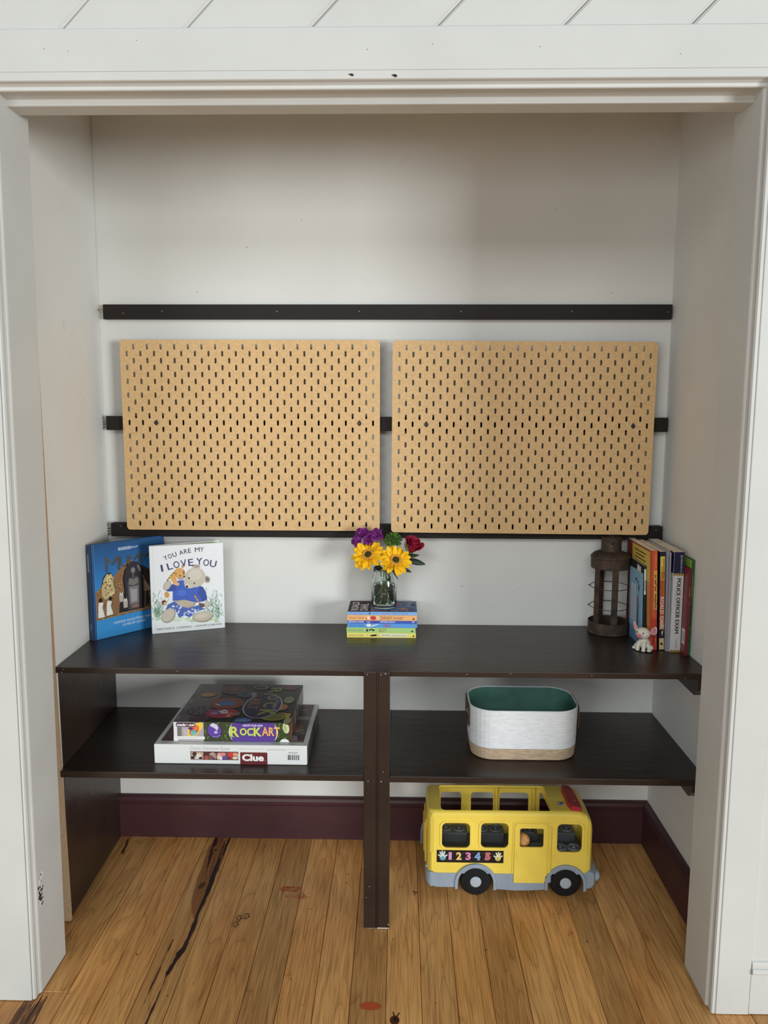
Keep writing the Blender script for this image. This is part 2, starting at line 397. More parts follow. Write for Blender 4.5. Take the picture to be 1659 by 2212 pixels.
for cx, cy in ((-0.412, -0.412), (-0.393, -0.404), (-0.416, -0.438)):
    for a in range(7): p.ell(cx + .006 * cos(a), cy + .010 * sin(a), 0.0018, 0.0035, (62, 44, 34), a * 40, 7)
for i in range(60):
    x = -0.75 + 1.4 * rnd.random(); y = -0.9 + 0.85 * rnd.random(); s_ = 0.0008 + 0.0012 * rnd.random()
    p.ell(x, y, s_, s_ * 1.5, (60, 40, 28) if i % 3 else (226, 196, 150), 0, 6)
stuff(p.build('scuff', fl, INKM, 'small dark scuffs on the boards'))

p = Print((0, 0, 0), (1, 0, 0), (0, 0, 1), lift=.0004); rnd = random.Random(17)
for i in range(14): s_ = .0008 + .0012 * rnd.random(); p.ell(-.75 + 1.5 * rnd.random(), .75 + .25 * rnd.random() if i % 2 else 1.7 + .25 * rnd.random(), s_, s_, (150, 146, 138), 0, 6)
stuff(p.build('wall_mark', bpy.data.objects['wall_back'], INKM, 'tiny marks on the paint'))
p = Print((XL, 0, 0), (-0.0116, 0.43, 0), (0, 0, 1), lift=.0004)
for i in range(26): y = -.40 + .38 * rnd.random(); z = .8 + .8 * rnd.random(); p.line([(y, z), (y + .002 * rnd.gauss(0, 1), z + .004 + .03 * rnd.random())], .0008, (244, 244, 242) if i % 7 else (150, 146, 138))
stuff(p.build('wall_mark', wlft, INKM, 'thin pale scratches on the paint'))
# baseboards
def profile_x(name, prof, x0, x1, m, y0=0.0):
    """prof in (distance from wall, z), swept along x against the back wall"""
    bm = bmesh.new(); a = [bm.verts.new((x0, y0 - d, z)) for d, z in prof]; b = [bm.verts.new((x1, y0 - d, z)) for d, z in prof]
    n = len(prof)
    for i in range(n): bm.faces.new((a[i], a[(i + 1) % n], b[(i + 1) % n], b[i]))
    bm.faces.new(a[::-1]); bm.faces.new(b); bmesh.ops.recalc_face_normals(bm, faces=bm.faces[:])
    return from_bm(name, bm, m, None, (0, 0, 0))
BP = [(0, 0), (0.018, 0), (0.018, 0.112), (0.015, 0.114), (0.015, 0.118), (0.019, 0.120), (0.020, 0.126), (0.016, 0.134), (0.008, 0.1385), (0, 0.1385)]
struct(profile_x('baseboard_back', BP, XL + 0.001, XR - 0.001, PLUM))
bm = bmesh.new(); a = [bm.verts.new((XR - d, -0.019, z)) for d, z in BP]; b = [bm.verts.new((XR - d, -0.60, z)) for d, z in BP]; n = len(BP)
for i in range(n): bm.faces.new((a[i], a[(i + 1) % n], b[(i + 1) % n], b[i]))
bm.faces.new(a[::-1]); bm.faces.new(b); bmesh.ops.recalc_face_normals(bm, faces=bm.faces[:])
struct(from_bm('baseboard_right', bm, PLUM, None, (0, 0, 0)))

# door opening: jambs, casings, stepped head
def vprism(bm, plan_bot, plan_top, z0, z1):
    a = [bm.verts.new((x, y, z0)) for x, y in plan_bot]; b = [bm.verts.new((x, y, z1)) for x, y in plan_top]; n = len(a)
    for i in range(n): bm.faces.new((a[i], a[(i + 1) % n], b[(i + 1) % n], b[i]))
    bm.faces.new(a[::-1]); bm.faces.new(b); bmesh.ops.recalc_face_normals(bm, faces=bm.faces[:])
ZH = 1.985
# left jamb leans a little: it is further in at the top
lb = [(-0.8192, -0.564), (-0.8192, -0.693), (-0.8205, -0.6965), (-0.823, -0.698), (-0.8245, -0.7035), (-0.8235, -0.711), (-0.8255, -0.716), (-0.829, -0.7175), (-0.8305, -0.7165), (-0.8305, -0.66), (-0.872, -0.60), (-0.95, -0.60), (-0.95, -0.5645), (-0.885, -0.564)]
lt = [(x + 0.0195, y) if y > -0.72 and x > -0.84 else (x, y) for x, y in lb]
bm = bmesh.new(); vprism(bm, lb, lt, 0.003, 2.02); jl = struct(from_bm('trim_1', bm, TRIMW, None, (0, 0, 0)))
bm = bmesh.new(); vprism(bm, [(-0.8318, -0.60), (-0.8318, -0.7185), (-0.833, -0.7198), (-1.5, -0.7198), (-1.5, -0.60)], [(-0.8123, -0.60), (-0.8123, -0.7165), (-0.8135, -0.7178), (-1.5, -0.7178), (-1.5, -0.60)], 0.002, 2.02)
from_bm('casing_board', bm, TRIMW, jl)
p = Print((-0.8192, -0.66, 0), (0, 1, 0), (0.0195, 0, 2.02), lift=0.0006); rnd = random.Random(3)
for i in range(44):
    y = -0.034 + 0.022 * rnd.random(); z = 0.215 + 0.075 * rnd.random(); s_ = 0.0012 + .003 * rnd.random()
    p.ell(y + 0.006, z, s_, s_ * 1.7, (240, 240, 236) if i < 26 else (46, 42, 38), rnd.random() * 180, 7)
p.build('chipped_paint', jl, INKM, 'chipped patch on the paint low on the jamb')
rb = [(0.7292, -0.564), (0.7292, -0.692), (0.731, -0.6955), (0.7335, -0.697), (0.7345, -0.703), (0.733, -0.712), (0.7325, -0.716), (0.735, -0.7198), (0.7412, -0.7198), (0.7418, -0.717), (0.7418, -0.60), (0.87, -0.60), (0.87, -0.5645)]
rt_ = [(x + 0.001, y) for x, y in rb]
bm = bmesh.new(); vprism(bm, rb, rt_, 0.003, 2.02); jr = struct(from_bm('trim_2', bm, TRIMW, None, (0, 0, 0)))
bm = bmesh.new(); vprism(bm, [(0.7432, -0.60), (0.7432, -0.7185), (0.7445, -0.7198), (0.8165, -0.7198), (0.8180, -0.7175), (0.8180, -0.60)], [(0.7438, -0.60), (0.7438, -0.7185), (0.745, -0.7198), (0.8165, -0.7198), (0.8180, -0.7175), (0.8180, -0.60)], 0.002, 2.02)
from_bm('casing_board', bm, TRIMW, jr)
bm = bmesh.new(); box(bm, (0.8185, -0.7188, 0.002), (1.5, -0.60, 0.100), 0.0008); from_bm('bottom_rail', bm, TRIMW, jr)
bm = bmesh.new(); box(bm, (0.8185, -0.7155, 0.10), (1.5, -0.60, 2.02)); from_bm('recessed_panel', bm, TRIMW, jr)
bm = bmesh.new()
a = [(0.7188, 0.101), (0.7245, 0.103), (0.7265, 0.108), (0.7245, 0.116), (0.721, 0.118), (0.722, 0.124), (0.719, 0.131), (0.7156, 0.133), (0.715, 0.101)]
A = [bm.verts.new((0.8187, -y, z)) for y, z in a]; B_ = [bm.verts.new((1.5, -y, z)) for y, z in a]
for i in range(len(a)): bm.faces.new((A[i], A[(i + 1) % len(a)], B_[(i + 1) % len(a)], B_[i]))
bm.faces.new(A[::-1]); bm.faces.new(B_); bmesh.ops.recalc_face_normals(bm, faces=bm.faces[:]); from_bm('panel_moulding', bm, TRIMW, jr)
# head: soffit, two fillets with coves, flat board with a scratched groove
HP = [(-0.606, 2.10), (-0.606, ZH + 0.001), (-0.607, ZH), (-0.655, ZH), (-0.657, ZH + 0.001), (-0.6575, ZH + 0.0125), (-0.660, ZH + 0.0135), (-0.672, ZH + 0.0150), (-0.690, ZH + 0.0135), (-0.698, ZH + 0.0130), (-0.7000, ZH + 0.0145), (-0.7000, ZH + 0.0205), (-0.7015, ZH + 0.0215), (-0.706, ZH + 0.0245), (-0.712, ZH + 0.0255), (-0.7145, ZH + 0.027), (-0.7150, ZH + 0.029), (-0.7150, ZH + 0.0405), (-0.7138, ZH + 0.0412), (-0.7138, ZH + 0.0424), (-0.7155, ZH + 0.0432), (-0.7155, 2.1062), (-0.714, 2.108), (-0.60, 2.108)]
bm = bmesh.new(); a = [bm.verts.new((-1.5, y, z)) for y, z in HP]; b = [bm.verts.new((1.5, y, z - 0.0005)) for y, z in HP]; n = len(HP)
for i in range(n): bm.faces.new((a[i], a[(i + 1) % n], b[(i + 1) % n], b[i]))
bm.faces.new(a[::-1]); bm.faces.new(b); bmesh.ops.recalc_face_normals(bm, faces=bm.faces[:])
hd = struct(from_bm('trim_3', bm, TRIMW, None, (0, 0, 0)))
p = Print((0, -0.7156, 0), (1, 0, 0), (0, 0, 1), lift=0.0004); rnd = random.Random(9)
for x, z, s_ in ((-0.082, ZH + .0335, .004), (0.003, ZH + .0315, .0045)):
    p.ell(x, z, s_, s_ * .6, (40, 26, 18), -15, 9); p.ell(x - .005, z + .001, .0015, .0012, (60, 40, 26))
for i in range(7): p.ell(-.7 + 1.4 * rnd.random(), 2.05 + .04 * rnd.random(), .0012, .0012, (150, 150, 146), 0, 6)
stuff(p.build('nail_hole', hd, INKM, 'small dark nail holes'))
# wall above the head: boards laid on the diagonal with V joints
wf = struct(simple('wall_front', (-1.5, -0.69, 2.1085), (1.5, -0.62, 2.8), TRIMW))
bm = bmesh.new(); box(bm, (-2.2, -0.70, 0.0), (-1.501, -0.60, 2.8)); box(bm, (1.501, -0.70, 0.0), (2.2, -0.60, 2.8)); from_bm('plain_wall', bm, TRIMW, wf)
DX = 0.2468
for k in range(-9, 8):
    x0 = -0.1627 + k * DX + 0.001; x1 = x0 + DX - 0.002; zb = 2.1085; zt = 2.55; e = 0.0075; h = zt - zb
    poly_ = [(x0, zb), (x1, zb), (x1 + h, zt), (x0 + h, zt)]
    lim = lambda q: [(min(max(x, -1.5), 1.5), z) for x, z in q]
    if x0 > 1.49 or x1 + h < -1.49: continue
    bm = bmesh.new()
    back_ = lim(poly_); front = lim([(x0 + e, zb), (x1 - e, zb), (x1 - e + h, zt), (x0 + e + h, zt)])
    A = [bm.verts.new((x, -0.701, z)) for x, z in back_]; B_ = [bm.verts.new((x, -0.7070, z)) for x, z in back_]; C_ = [bm.verts.new((x, -0.7125, z)) for x, z in front]
    D_ = [bm.verts.new((x, -0.69, z)) for x, z in back_]
    for P1, P2 in ((D_, A), (A, B_), (B_, C_)):
        for i in range(4):
            try: bm.faces.new((P1[i], P1[(i + 1) % 4], P2[(i + 1) % 4], P2[i]))
            except ValueError: pass
    bm.faces.new(C_); bmesh.ops.recalc_face_normals(bm, faces=bm.faces[:])
    from_bm('plank', bm, TRIMW, wf)

# ------------------------------------------------------------------ built-in shelf unit
sh = thing('built_in_shelf', 'dark brown painted two-tier shelf unit built into the alcove, on a centre post', 'shelf', (-0.04, -0.2, 0))
bm = bmesh.new()
box(bm, (XL + 0.0005, YD, ZD - 0.0155), (XR - 0.0005, -0.0005, ZD), 0.0018); follow_left(bm)
from_bm('top_board', bm, DARK, sh)
for x0, x1 in ((XL + 0.0025, -0.0725), (-0.0055, XR - 0.0005)):
    bm = bmesh.new(); box(bm, (x0, YD - 0.009 if x0 < -0.5 else YD - 0.012, ZS - 0.0175), (x1, -0.0005, ZS), 0.0018)
    follow_left(bm); from_bm('shelf_board', bm, DARK, sh)
bm = bmesh.new(); box(bm, (-0.0722, -0.40, ZS - 0.0175), (-0.0058, -0.0005, ZS)); from_bm('shelf_joint', bm, DARK, sh)
bm = bmesh.new(); box(bm, (XL + 0.0004, -0.4195, 0.001), (XL + 0.0022, -0.0005, ZD - 0.016)); follow_left(bm); from_bm('side_panel', bm, DARK, sh)
post = None
bm = bmesh.new(); box(bm, (-0.0728, -0.4365 - 0.010, 0.002), (-0.0408, -0.4365 + 0.022, ZD - 0.0005), 0.0015); post = from_bm('post_board', bm, DARK, sh)
bm = bmesh.new(); box(bm, (-0.0355, -0.4365 - 0.010, 0.002), (-0.0055, -0.4365 + 0.022, ZD - 0.0005), 0.0015); post2 = from_bm('post_board', bm, DARK, sh)
bm = bmesh.new(); tube(bm, [(-0.0381, -0.4435, 0.002), (-0.0381, -0.4435, ZD - 0.0008)], 0.0022, 8); box(bm, (-0.0407, -0.4425, 0.002), (-0.0356, -0.418, ZD - 0.0008))
from_bm('post_bead', bm, DARK, sh)
for z in (ZD - 0.0158, ZS - 0.0178):
    bm = bmesh.new(); a = [(-0.402, z), (-0.002, z), (-0.002, z - 0.062), (-0.375, z - 0.062), (-0.402, z - 0.040)]
    A = [bm.verts.new((XR - 0.0195, y, q)) for y, q in a]; B_ = [bm.verts.new((XR - 0.0004, y, q)) for y, q in a]
    for i in range(5): bm.faces.new((A[i], A[(i + 1) % 5], B_[(i + 1) % 5], B_[i]))
    bm.faces.new(A[::-1]); bm.faces.new(B_); bmesh.ops.recalc_face_normals(bm, faces=bm.faces[:])
    from_bm('cleat', bm, DARK, sh)
p = Print((0, -0.4468, 0), (1, 0, 0), (0, 0, 1), lift=0.0003); rnd = random.Random(2)
for x, z, s_ in ((-.063, ZD - .006, .0011), (-.028, ZD - .007, .0011), (-.017, ZD - .004, .0014), (-.061, .415, .0011), (-.027, .414, .0014), (-.022, .44, .0009), (-.058, .122, .001), (-.066, .09, .0009), (-.0075, .014, .0014)):
    p.ell(x, z, s_, s_ * 1.2, (205, 196, 186), 0, 6)
p.rect(-0.037, 0.0022, -0.0065, 0.0042, (214, 212, 206))
for i in range(10): x = -.035 + .028 * i / 10; p.ell(x, .004, .0018, .0009, (222, 220, 214), 0, 6)
p.rect(-0.066, 0.0022, -0.0430, 0.0034, (160, 154, 146))
stuff(p.build('paint_chip', sh, INKM, 'pale chips in the dark paint'))
p = Print((0, YD, 0), (1, 0, 0), (0, 0, 1), lift=0.0022)
for x, z in ((-.845, ZD - .004), (-.8485, ZD - .012), (-.55, ZD - .006), (.19, ZD - .006), (.30, ZD - .004), (.505, ZD - .006), (.74, ZD - .010)): p.ell(x, z, .0012, .0012, (186, 172, 160), 0, 6)
stuff(p.build('paint_chip', sh, INKM))

# ------------------------------------------------------------------ wall battens
def batten(z0, z1, x0, x1, label, pins, d=0.02):
    t = thing('wall_batten', label, 'batten', ((x0 + x1) / 2, -0.01, z0), 'dark battens on the back wall')
    bm = bmesh.new(); box(bm, (x0, -d, z0), (x1, -0.0004, z1), 0.001); from_bm('board', bm, DARKM, t)
    for k in pins: 
        bm = bmesh.new(); lathe(bm, [(0.0001, -0.0008), (0.0022, -0.0006), (0.0026, 0), (0.0026, 0.0006)], (k[0], -d - 0.0003, k[1]), 10, 'Y'); from_bm('screw_head', bm, mat('dull_screw', (112, 104, 98), 0.5, 0.5, 0.6), t)
    return t
BR = mat('brass_wire', (176, 142, 92), 0.4, 0.5, 0.8)
t = batten(1.6276, 1.6695, -0.8595, 0.8012, 'long bare dark batten on the wall above both pegboards', [(x, 1.6495) for x in (-0.6844, -0.3464, -0.1051, 0.1916, 0.5121)] + [(-0.80, 1.644), (0.79, 1.648)])
bm = bmesh.new(); tube(bm, [(-0.8785, -0.012, 1.6545), (-0.874, -0.013, 1.6555), (-0.869, -0.012, 1.654), (-0.860, -0.0115, 1.655)], 0.0013, 6); ellipsoid(bm, (-0.8765, -0.012, 1.6547), (0.002, 0.003, 0.0032), u=8, v=6); from_bm('hook_pin', bm, BR, t, label='small brass pin at the left end')
t = batten(1.3025, 1.3442, -0.8605, 0.8020, 'dark batten half hidden behind the middle of the pegboards', [], .030)
bm = bmesh.new()
for z in (1.315, 1.3235, 1.331): tube(bm, [(-0.8785, -0.012, z), (-0.8700, -0.0135, z + .001), (-0.8607, -0.0125, z)], 0.0018, 6)
from_bm('hook_pin', bm, mat('painted_wire', (190, 184, 168), 0.5), t)
t = batten(0.9812, 1.0215, -0.8600, 0.8015, 'dark batten along the lower edge of the pegboards', [(-0.83, 1.013), (0.783, 1.01)], .030)
bm = bmesh.new()
for z in (0.990, 0.998, 1.006): tube(bm, [(-0.8785, -0.012, z), (-0.8705, -0.0145, z + .001), (-0.8602, -0.0125, z)], 0.0022, 6)
from_bm('hook_pin', bm, mat('painted_wire', (190, 184, 168), 0.5), t)

# ------------------------------------------------------------------ pegboards (every slot is a real hole)
def peg_mesh(W_=0.76, H_=0.56, T=0.005):
    bm = bmesh.new(); P_ = 0.02; n = 8
    def slot(cx, cz):
        pts = []; r = 0.0029; hl = 0.0082 - r
        for k in range(5): a = pi * k / 4; pts.append((cx + r * cos(a), cz + hl + r * sin(a)))
        for k in range(5): a = pi + pi * k / 4; pts.append((cx + r * cos(a), cz - hl + r * sin(a)))
        return pts
    cache = {}
    def v(x, y, z):
        key = (round(x, 5), round(y, 5), round(z, 5))
        if key not in cache: cache[key] = bm.verts.new((x, y, z))
        return cache[key]
    cols, rows_ = 37, 27
    xs = [0.01 + P_ * i for i in range(cols + 1)]; zs = [0.01 + P_ * j for j in range(rows_ + 1)]
    for i in range(cols):
        for j in range(rows_):
            x0, x1, z0, z1 = xs[i], xs[i + 1], zs[j], zs[j + 1]
            for y, flip in ((-T, False), (0, True)):
                if (i + j) % 2 == 0 if False else (i % 2) != (j % 2):
                    s = [v(a, y, b) for a, b in slot((x0 + x1) / 2, (z0 + z1) / 2)]
                    c = [v(x1, y, z1), v(x0, y, z1), v(x0, y, z0), v(x1, y, z0)]
                    fs = [(c[0], c[1], s[4], s[3], s[2], s[1], s[0]), (c[1], c[2], s[5], s[4]), (c[2], c[3], s[9], s[8], s[7], s[6], s[5]), (c[3], c[0], s[0], s[9])]
                    for f in fs: bm.faces.new(f[::-1] if flip else f)
                else:
                    f = (v(x0, y, z0), v(x1, y, z0), v(x1, y, z1), v(x0, y, z1)); bm.faces.new(f[::-1] if flip else f)
            if (i % 2) != (j % 2):
                s = slot((x0 + x1) / 2, (z0 + z1) / 2)
                for k in range(10):
                    a, b = s[k], s[(k + 1) % 10]; bm.faces.new((v(a[0], -T, a[1]), v(b[0], -T, b[1]), v(b[0], 0, b[1]), v(a[0], 0, a[1])))
    # rim: outer rounded outline joined to the inner grid boundary
    inner = [(x, zs[0]) for x in xs] + [(xs[-1], z) for z in zs[1:]] + [(x, zs[-1]) for x in xs[::-1][1:]] + [(xs[0], z) for z in zs[::-1][1:-1]]
    R_ = 0.010
    def outer(pt):
        x, z = pt
        if x in (xs[0], xs[-1]) and z in (zs[0], zs[-1]):
            return None
        if z == zs[0]: return (x, 0.0)
        if z == zs[-1]: return (x, H_)
        return (0.0 if x == xs[0] else W_, z)
    for y, flip in ((-T, False), (0, True)):
        n_ = len(inner)
        for k in range(n_):
            a, b = inner[k], inner[(k + 1) % n_]; oa, ob = outer(a), outer(b)
            if oa and ob: f = [v(a[0], y, a[1]), v(oa[0], y, oa[1]), v(ob[0], y, ob[1]), v(b[0], y, b[1])]; bm.faces.new(f[::-1] if flip else f)
            elif ob is None:          # corner at b
                pa = oa; cx, cz = b; nxt = inner[(k + 2) % n_]; oc = outer(nxt)
                mid = []
                a0 = math.atan2(pa[1] - a[1], pa[0] - a[0])
                st = (cx + 0.01 * cos(a0), cz + 0.01 * sin(a0))
                pts = [pa] + [(cx + R_ * cos(a0 + pi / 2 * q / 4), cz + R_ * sin(a0 + pi / 2 * q / 4)) for q in range(5)] + [oc]
                f = [v(a[0], y, a[1])] + [v(q[0], y, q[1]) for q in pts[:4]] + [v(cx, y, cz)]
                bm.faces.new(f[::-1] if flip else f)
                f = [v(cx, y, cz)] + [v(q[0], y, q[1]) for q in pts[3:]] + [v(nxt[0], y, nxt[1])]
                bm.faces.new(f[::-1] if flip else f)
    bm.verts.ensure_lookup_table()
    # side wall along the outer boundary
    be = [e for e in bm.edges if len(e.link_faces) == 1 and abs(e.verts[0].co.y + T) < 1e-6 and abs(e.verts[1].co.y + T) < 1e-6]
    for e in be:
        a, b = e.verts; f = e.link_faces[0]
        bm.faces.new((v(a.co.x, -T, a.co.z), v(b.co.x, -T, b.co.z), v(b.co.x, 0, b.co.z), v(a.co.x, 0, a.co.z)))
    bmesh.ops.recalc_face_normals(bm, faces=bm.faces[:])
    return bm
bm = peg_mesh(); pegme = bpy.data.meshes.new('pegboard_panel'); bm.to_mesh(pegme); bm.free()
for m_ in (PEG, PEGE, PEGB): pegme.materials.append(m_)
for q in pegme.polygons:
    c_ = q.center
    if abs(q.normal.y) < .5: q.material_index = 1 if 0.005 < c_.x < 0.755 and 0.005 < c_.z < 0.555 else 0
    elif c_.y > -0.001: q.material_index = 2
SCR = mat('dark_plastic_screw', (44, 46, 50), 0.4, 0.5)
def pegboard(x, yb, z, roll, label, screws):
    t = thing('pegboard', label, 'pegboard', (x, yb, z), 'wooden pegboards on the back wall'); t.rotation_euler = (0, roll, 0)
    o = bpy.data.objects.new('panel', pegme); COL.objects.link(o); o.parent = t
    for sx, sz in screws:
        bm = bmesh.new(); lathe(bm, [(0.0001, -0.0045), (0.0045, -0.0042), (0.0058, -0.003), (0.0060, -0.0002), (0.003, 0.0)], (sx, -0.0052, sz), 16, 'Y'); box(bm, (sx - 0.0042, -0.0101, sz - 0.0005), (sx + 0.0042, -0.0094, sz + 0.0005))
        me = bpy.data.meshes.new('screw'); bm.to_mesh(me); bm.free(); me.materials.append(SCR)
        o = bpy.data.objects.new('screw', me); COL.objects.link(o); o.parent = t
    for sx, sz in screws:
        bm = bmesh.new(); lathe(bm, [(0.0025, 0.0), (0.006, 0.001), (0.006, -yb - 0.0315), (0.0025, -yb - 0.0305)], (sx, 0.0002, sz), 12, 'Y')
        me = bpy.data.meshes.new('spacer'); bm.to_mesh(me); bm.free(); me.materials.append(SCR); o = bpy.data.objects.new('spacer', me); COL.objects.link(o); o.parent = t
    return t
pegboard(-0.8035, -0.044, 1.0055, 0.0, 'left wooden pegboard with rows of slots, above the picture books', [(0.10, 0.3195), (0.70, 0.3195)])
pegboard(-0.0090, -0.053, 1.0035, 0.0045, 'right wooden pegboard with rows of slots, above the lantern', [(0.10, 0.3195), (0.70, 0.3195)])

# ------------------------------------------------------------------ books
def book(t, O, U, T, Z, w, th, h, cm, hard=True, board=0.0022, pm=None, lip=0.003, round_=0.0):
    """O spine-side corner of the front cover; U spine to fore edge, T front to back, Z along the spine"""
    O, U, T, Z = Vector(O), Vector(U).normalized(), Vector(T).normalized(), Vector(Z).normalized()
    b = board if hard else 0.0006; bm = bmesh.new(); bv = 0.0006 if hard else 0.0002
    obox(bm, O, U, T, Z, w, b, h, bv, 1)
    obox(bm, O + T * (th - b), U, T, Z, w, b, h, bv, 1)
    obox(bm, O + T * (b * .5), U, T, Z, b, th - b, h, bv, 1)
    from_bm('cover', bm, cm, t)
    bm = bmesh.new(); l = lip if hard else 0.0004
    obox(bm, O + U * b + T * b + Z * l, U, T, Z, w - b - l, th - 2 * b, h - 2 * l)
    from_bm('pages', bm, pm or PAPER, t)

# -- tall blue picture book about mummies, standing at an angle in the left corner
a = rad(50); U = V(cos(a), sin(a), 0); T = V(-sin(a), cos(a), 0); Zv = V(0, 0, 1)
O = V(-0.858, -0.2075, ZD + 0.0004); w, h = 0.243, 0.277
t = thing('picture_book', 'tall blue hardback with a dark mummy coffin on its cover, in the left corner', 'book', O)
book(t, O, U, T, Zv, w, 0.014, h, mat('blue_cover', (40, 92, 148), 0.3), pm=mat('pink_pages', (206, 168, 150), 0.9))
p = Print(O, U, Zv); SKY = [(36, 82, 132), (40, 96, 154), (44, 112, 176), (48, 128, 196), (54, 138, 206), (60, 146, 212)]
for i in range(24):
    f = i / 23; q = f * 5; k = min(4, int(q)); m_ = q - k; c = tuple(SKY[k][j] * (1 - m_) + SKY[k + 1][j] * m_ for j in range(3))
    z1 = h - f * 0.165; p.rect(0.0006, z1 - 0.0072, w - .0006, z1 - 0.0002, c)
p.rect(0.0006, 0.0006, w - .0006, 0.112, (58, 146, 212)); p.rect(0.0006, 0.0, 0.0125, h, (28, 56, 98)); p.rect(0.0085, 0.0, 0.0095, h, (90, 150, 204)); p.rect(0.0125, 0, 0.0138, h, (84, 152, 210))
rnd = random.Random(4)
p.poly([(0.014, 0.058), (0.014, 0.138), (0.030, 0.150), (0.052, 0.152), (0.085, 0.190), (0.112, 0.211), (0.124, 0.222), (0.146, 0.208), (0.176, 0.190), (0.204, 0.170), (w - .001, 0.162), (w - .001, 0.060)], (142, 106, 72))
p.poly([(0.130, 0.205), (0.148, 0.207), (0.176, 0.190), (0.204, 0.170), (w - .001, 0.162), (w - .001, 0.062), (0.150, 0.060)], (52, 42, 38))
for i in range(260):
    x = 0.016 + 0.10 * rnd.random(); y = 0.06 + (0.07 + 0.12 * (x / 0.12) * .8) * rnd.random(); s_ = .0006 + .0014 * rnd.random()
    p.ell(x, y, s_, s_, rnd.choice([(176, 140, 98), (118, 84, 54), (160, 120, 82), (98, 70, 46), (190, 156, 112)]), 0, 6)
p.poly([(0.084, 0.062), (0.090, 0.118), (0.110, 0.124), (0.112, 0.062)], (38, 36, 44))
# gilded mask figure
p.poly([(0.034, 0.128), (0.031, 0.150), (0.038, 0.178), (0.050, 0.190), (0.064, 0.190), (0.070, 0.178), (0.073, 0.150), (0.076, 0.132), (0.060, 0.118)], (38, 36, 36))
p.poly([(0.033, 0.126), (0.032, 0.148), (0.040, 0.174), (0.050, 0.187), (0.064, 0.187), (0.069, 0.176), (0.071, 0.150), (0.075, 0.134), (0.058, 0.116), (0.042, 0.114)], (196, 178, 128))
p.ell(0.058, 0.169, 0.009, 0.012, (222, 204, 150)); p.ell(0.055, 0.172, .002, .0012, (30, 30, 40)); p.ell(0.062, 0.173, .002, .0012, (30, 30, 40)); p.ell(0.058, 0.187, .003, .003, (40, 40, 48))
for i in range(34): p.ell(0.036 + .034 * rnd.random(), 0.122 + .055 * rnd.random(), .001 + .0012 * rnd.random(), .0022, rnd.choice([(54, 46, 44), (150, 78, 56), (90, 80, 60), (232, 218, 170)]), 180 * rnd.random(), 6)
p.ell(0.064, 0.128, .009, .0036, (226, 206, 158), 15)
# dark coffin
def coffin(s, dx, dz): return [(0.1345 + dx + q[0] * s, 0.064 + dz + q[1]) for q in ((-0.026, 0), (0.026, 0), (0.029, 0.06), (0.031, 0.10), (0.026, 0.125), (0.017, 0.141), (0.0, 0.147), (-0.017, 0.141), (-0.027, 0.125), (-0.032, 0.10), (-0.029, 0.06))]
p.poly(coffin(1.08, 0, 0.0), (20, 18, 22)); p.poly(coffin(.94, 0, .003), (52, 48, 56)); p.poly([(0.117, .07), (0.150, .07), (0.155, .15), (0.148, .166), (0.124, .166), (0.114, .15)], (82, 78, 82))
p.poly([(0.121, .085), (0.148, .085), (0.150, .138), (0.119, .138)], (132, 128, 128)); p.poly([(0.125, .092), (0.143, .092), (0.145, .128), (0.123, .130)], (166, 162, 158))
for k in range(4): p.line([(0.119, .148 + k * .0045), (0.134, .143 + k * .0045), (0.150, .148 + k * .0045)], .0018, (170, 162, 148))
p.ell(0.134, .186, .0085, .010, (98, 92, 96)); p.ell(0.134, .187, .0055, .007, (150, 142, 132)); p.rect(.1325, .166, .1355, .182, (126, 118, 112)); p.ell(.131, .189, .0012, .0008, (24, 24, 28)); p.ell(.1375, .189, .0012, .0008, (24, 24, 28))
p.ell(0.137, .078, .013, .005, (150, 106, 98)); p.ell(.154, .190, .004, .012, (120, 120, 128), 20)
# figures, jars, tools
for x, k in ((0.026, 0), (0.052, 1)):
    p.poly([(x - .008, .062 + .003 * k), (x + .013, .064 + .003 * k), (x + .006, .094), (x + .011, .104), (x + .003, .110), (x - .004, .108), (x - .006, .098)], (232, 230, 222)); p.ell(x + .002 + .004 * k, .114, .0055, .0065, (34, 28, 28)); p.line([(x + .010, .104), (x + .015, .092)], .002, (120, 80, 56))
for x, z in ((0.093, .098), (0.1055, .078)):
    p.poly([(x - .006, z), (x + .006, z), (x + .0075, z + .018), (x - .0075, z + .018)], (186, 178, 168)); p.poly([(x - .0065, z + .0185), (x + .0065, z + .0185), (x + .004, z + .030), (x, z + .025), (x - .004, z + .030)], (214, 206, 192))
p.poly([(0.168, .118), (0.186, .116), (0.190, .124), (0.172, .152), (0.167, .150)], (150, 130, 100)); p.line([(0.168, .166), (0.172, .120), (0.169, .07)], .003, (134, 112, 88))
p.line([(0.184, .112), (0.190, .092), (0.186, .074), (0.168, .066)], .005, (122, 92, 66)); p.ell(0.205, .13, .007, .004, (96, 62, 50)); p.ell(0.217, .10, .010, .012, (70, 48, 40))
p.poly([(0.014, .056), (w - .001, .064), (w - .001, .070), (0.16, .066), (0.09, .066), (0.05, .062), (0.014, .064)], (160, 126, 82))
for i in range(9): p.ell(.02 + i * .025, .060 + .001 * (i % 3), .012, .0022, (124, 94, 60), 2, 8)
p.rect(.089, .2512, .130, .2595, (212, 226, 240)); p.rect(.0905, .2522, .1285, .2585, (60, 104, 154)); p.text('INSIDE', .092, .2528, .035, .005, (226, 236, 246), bold=.01); p.text('OUT', .131, .2528, .022, .005, (226, 236, 246), bold=.02)
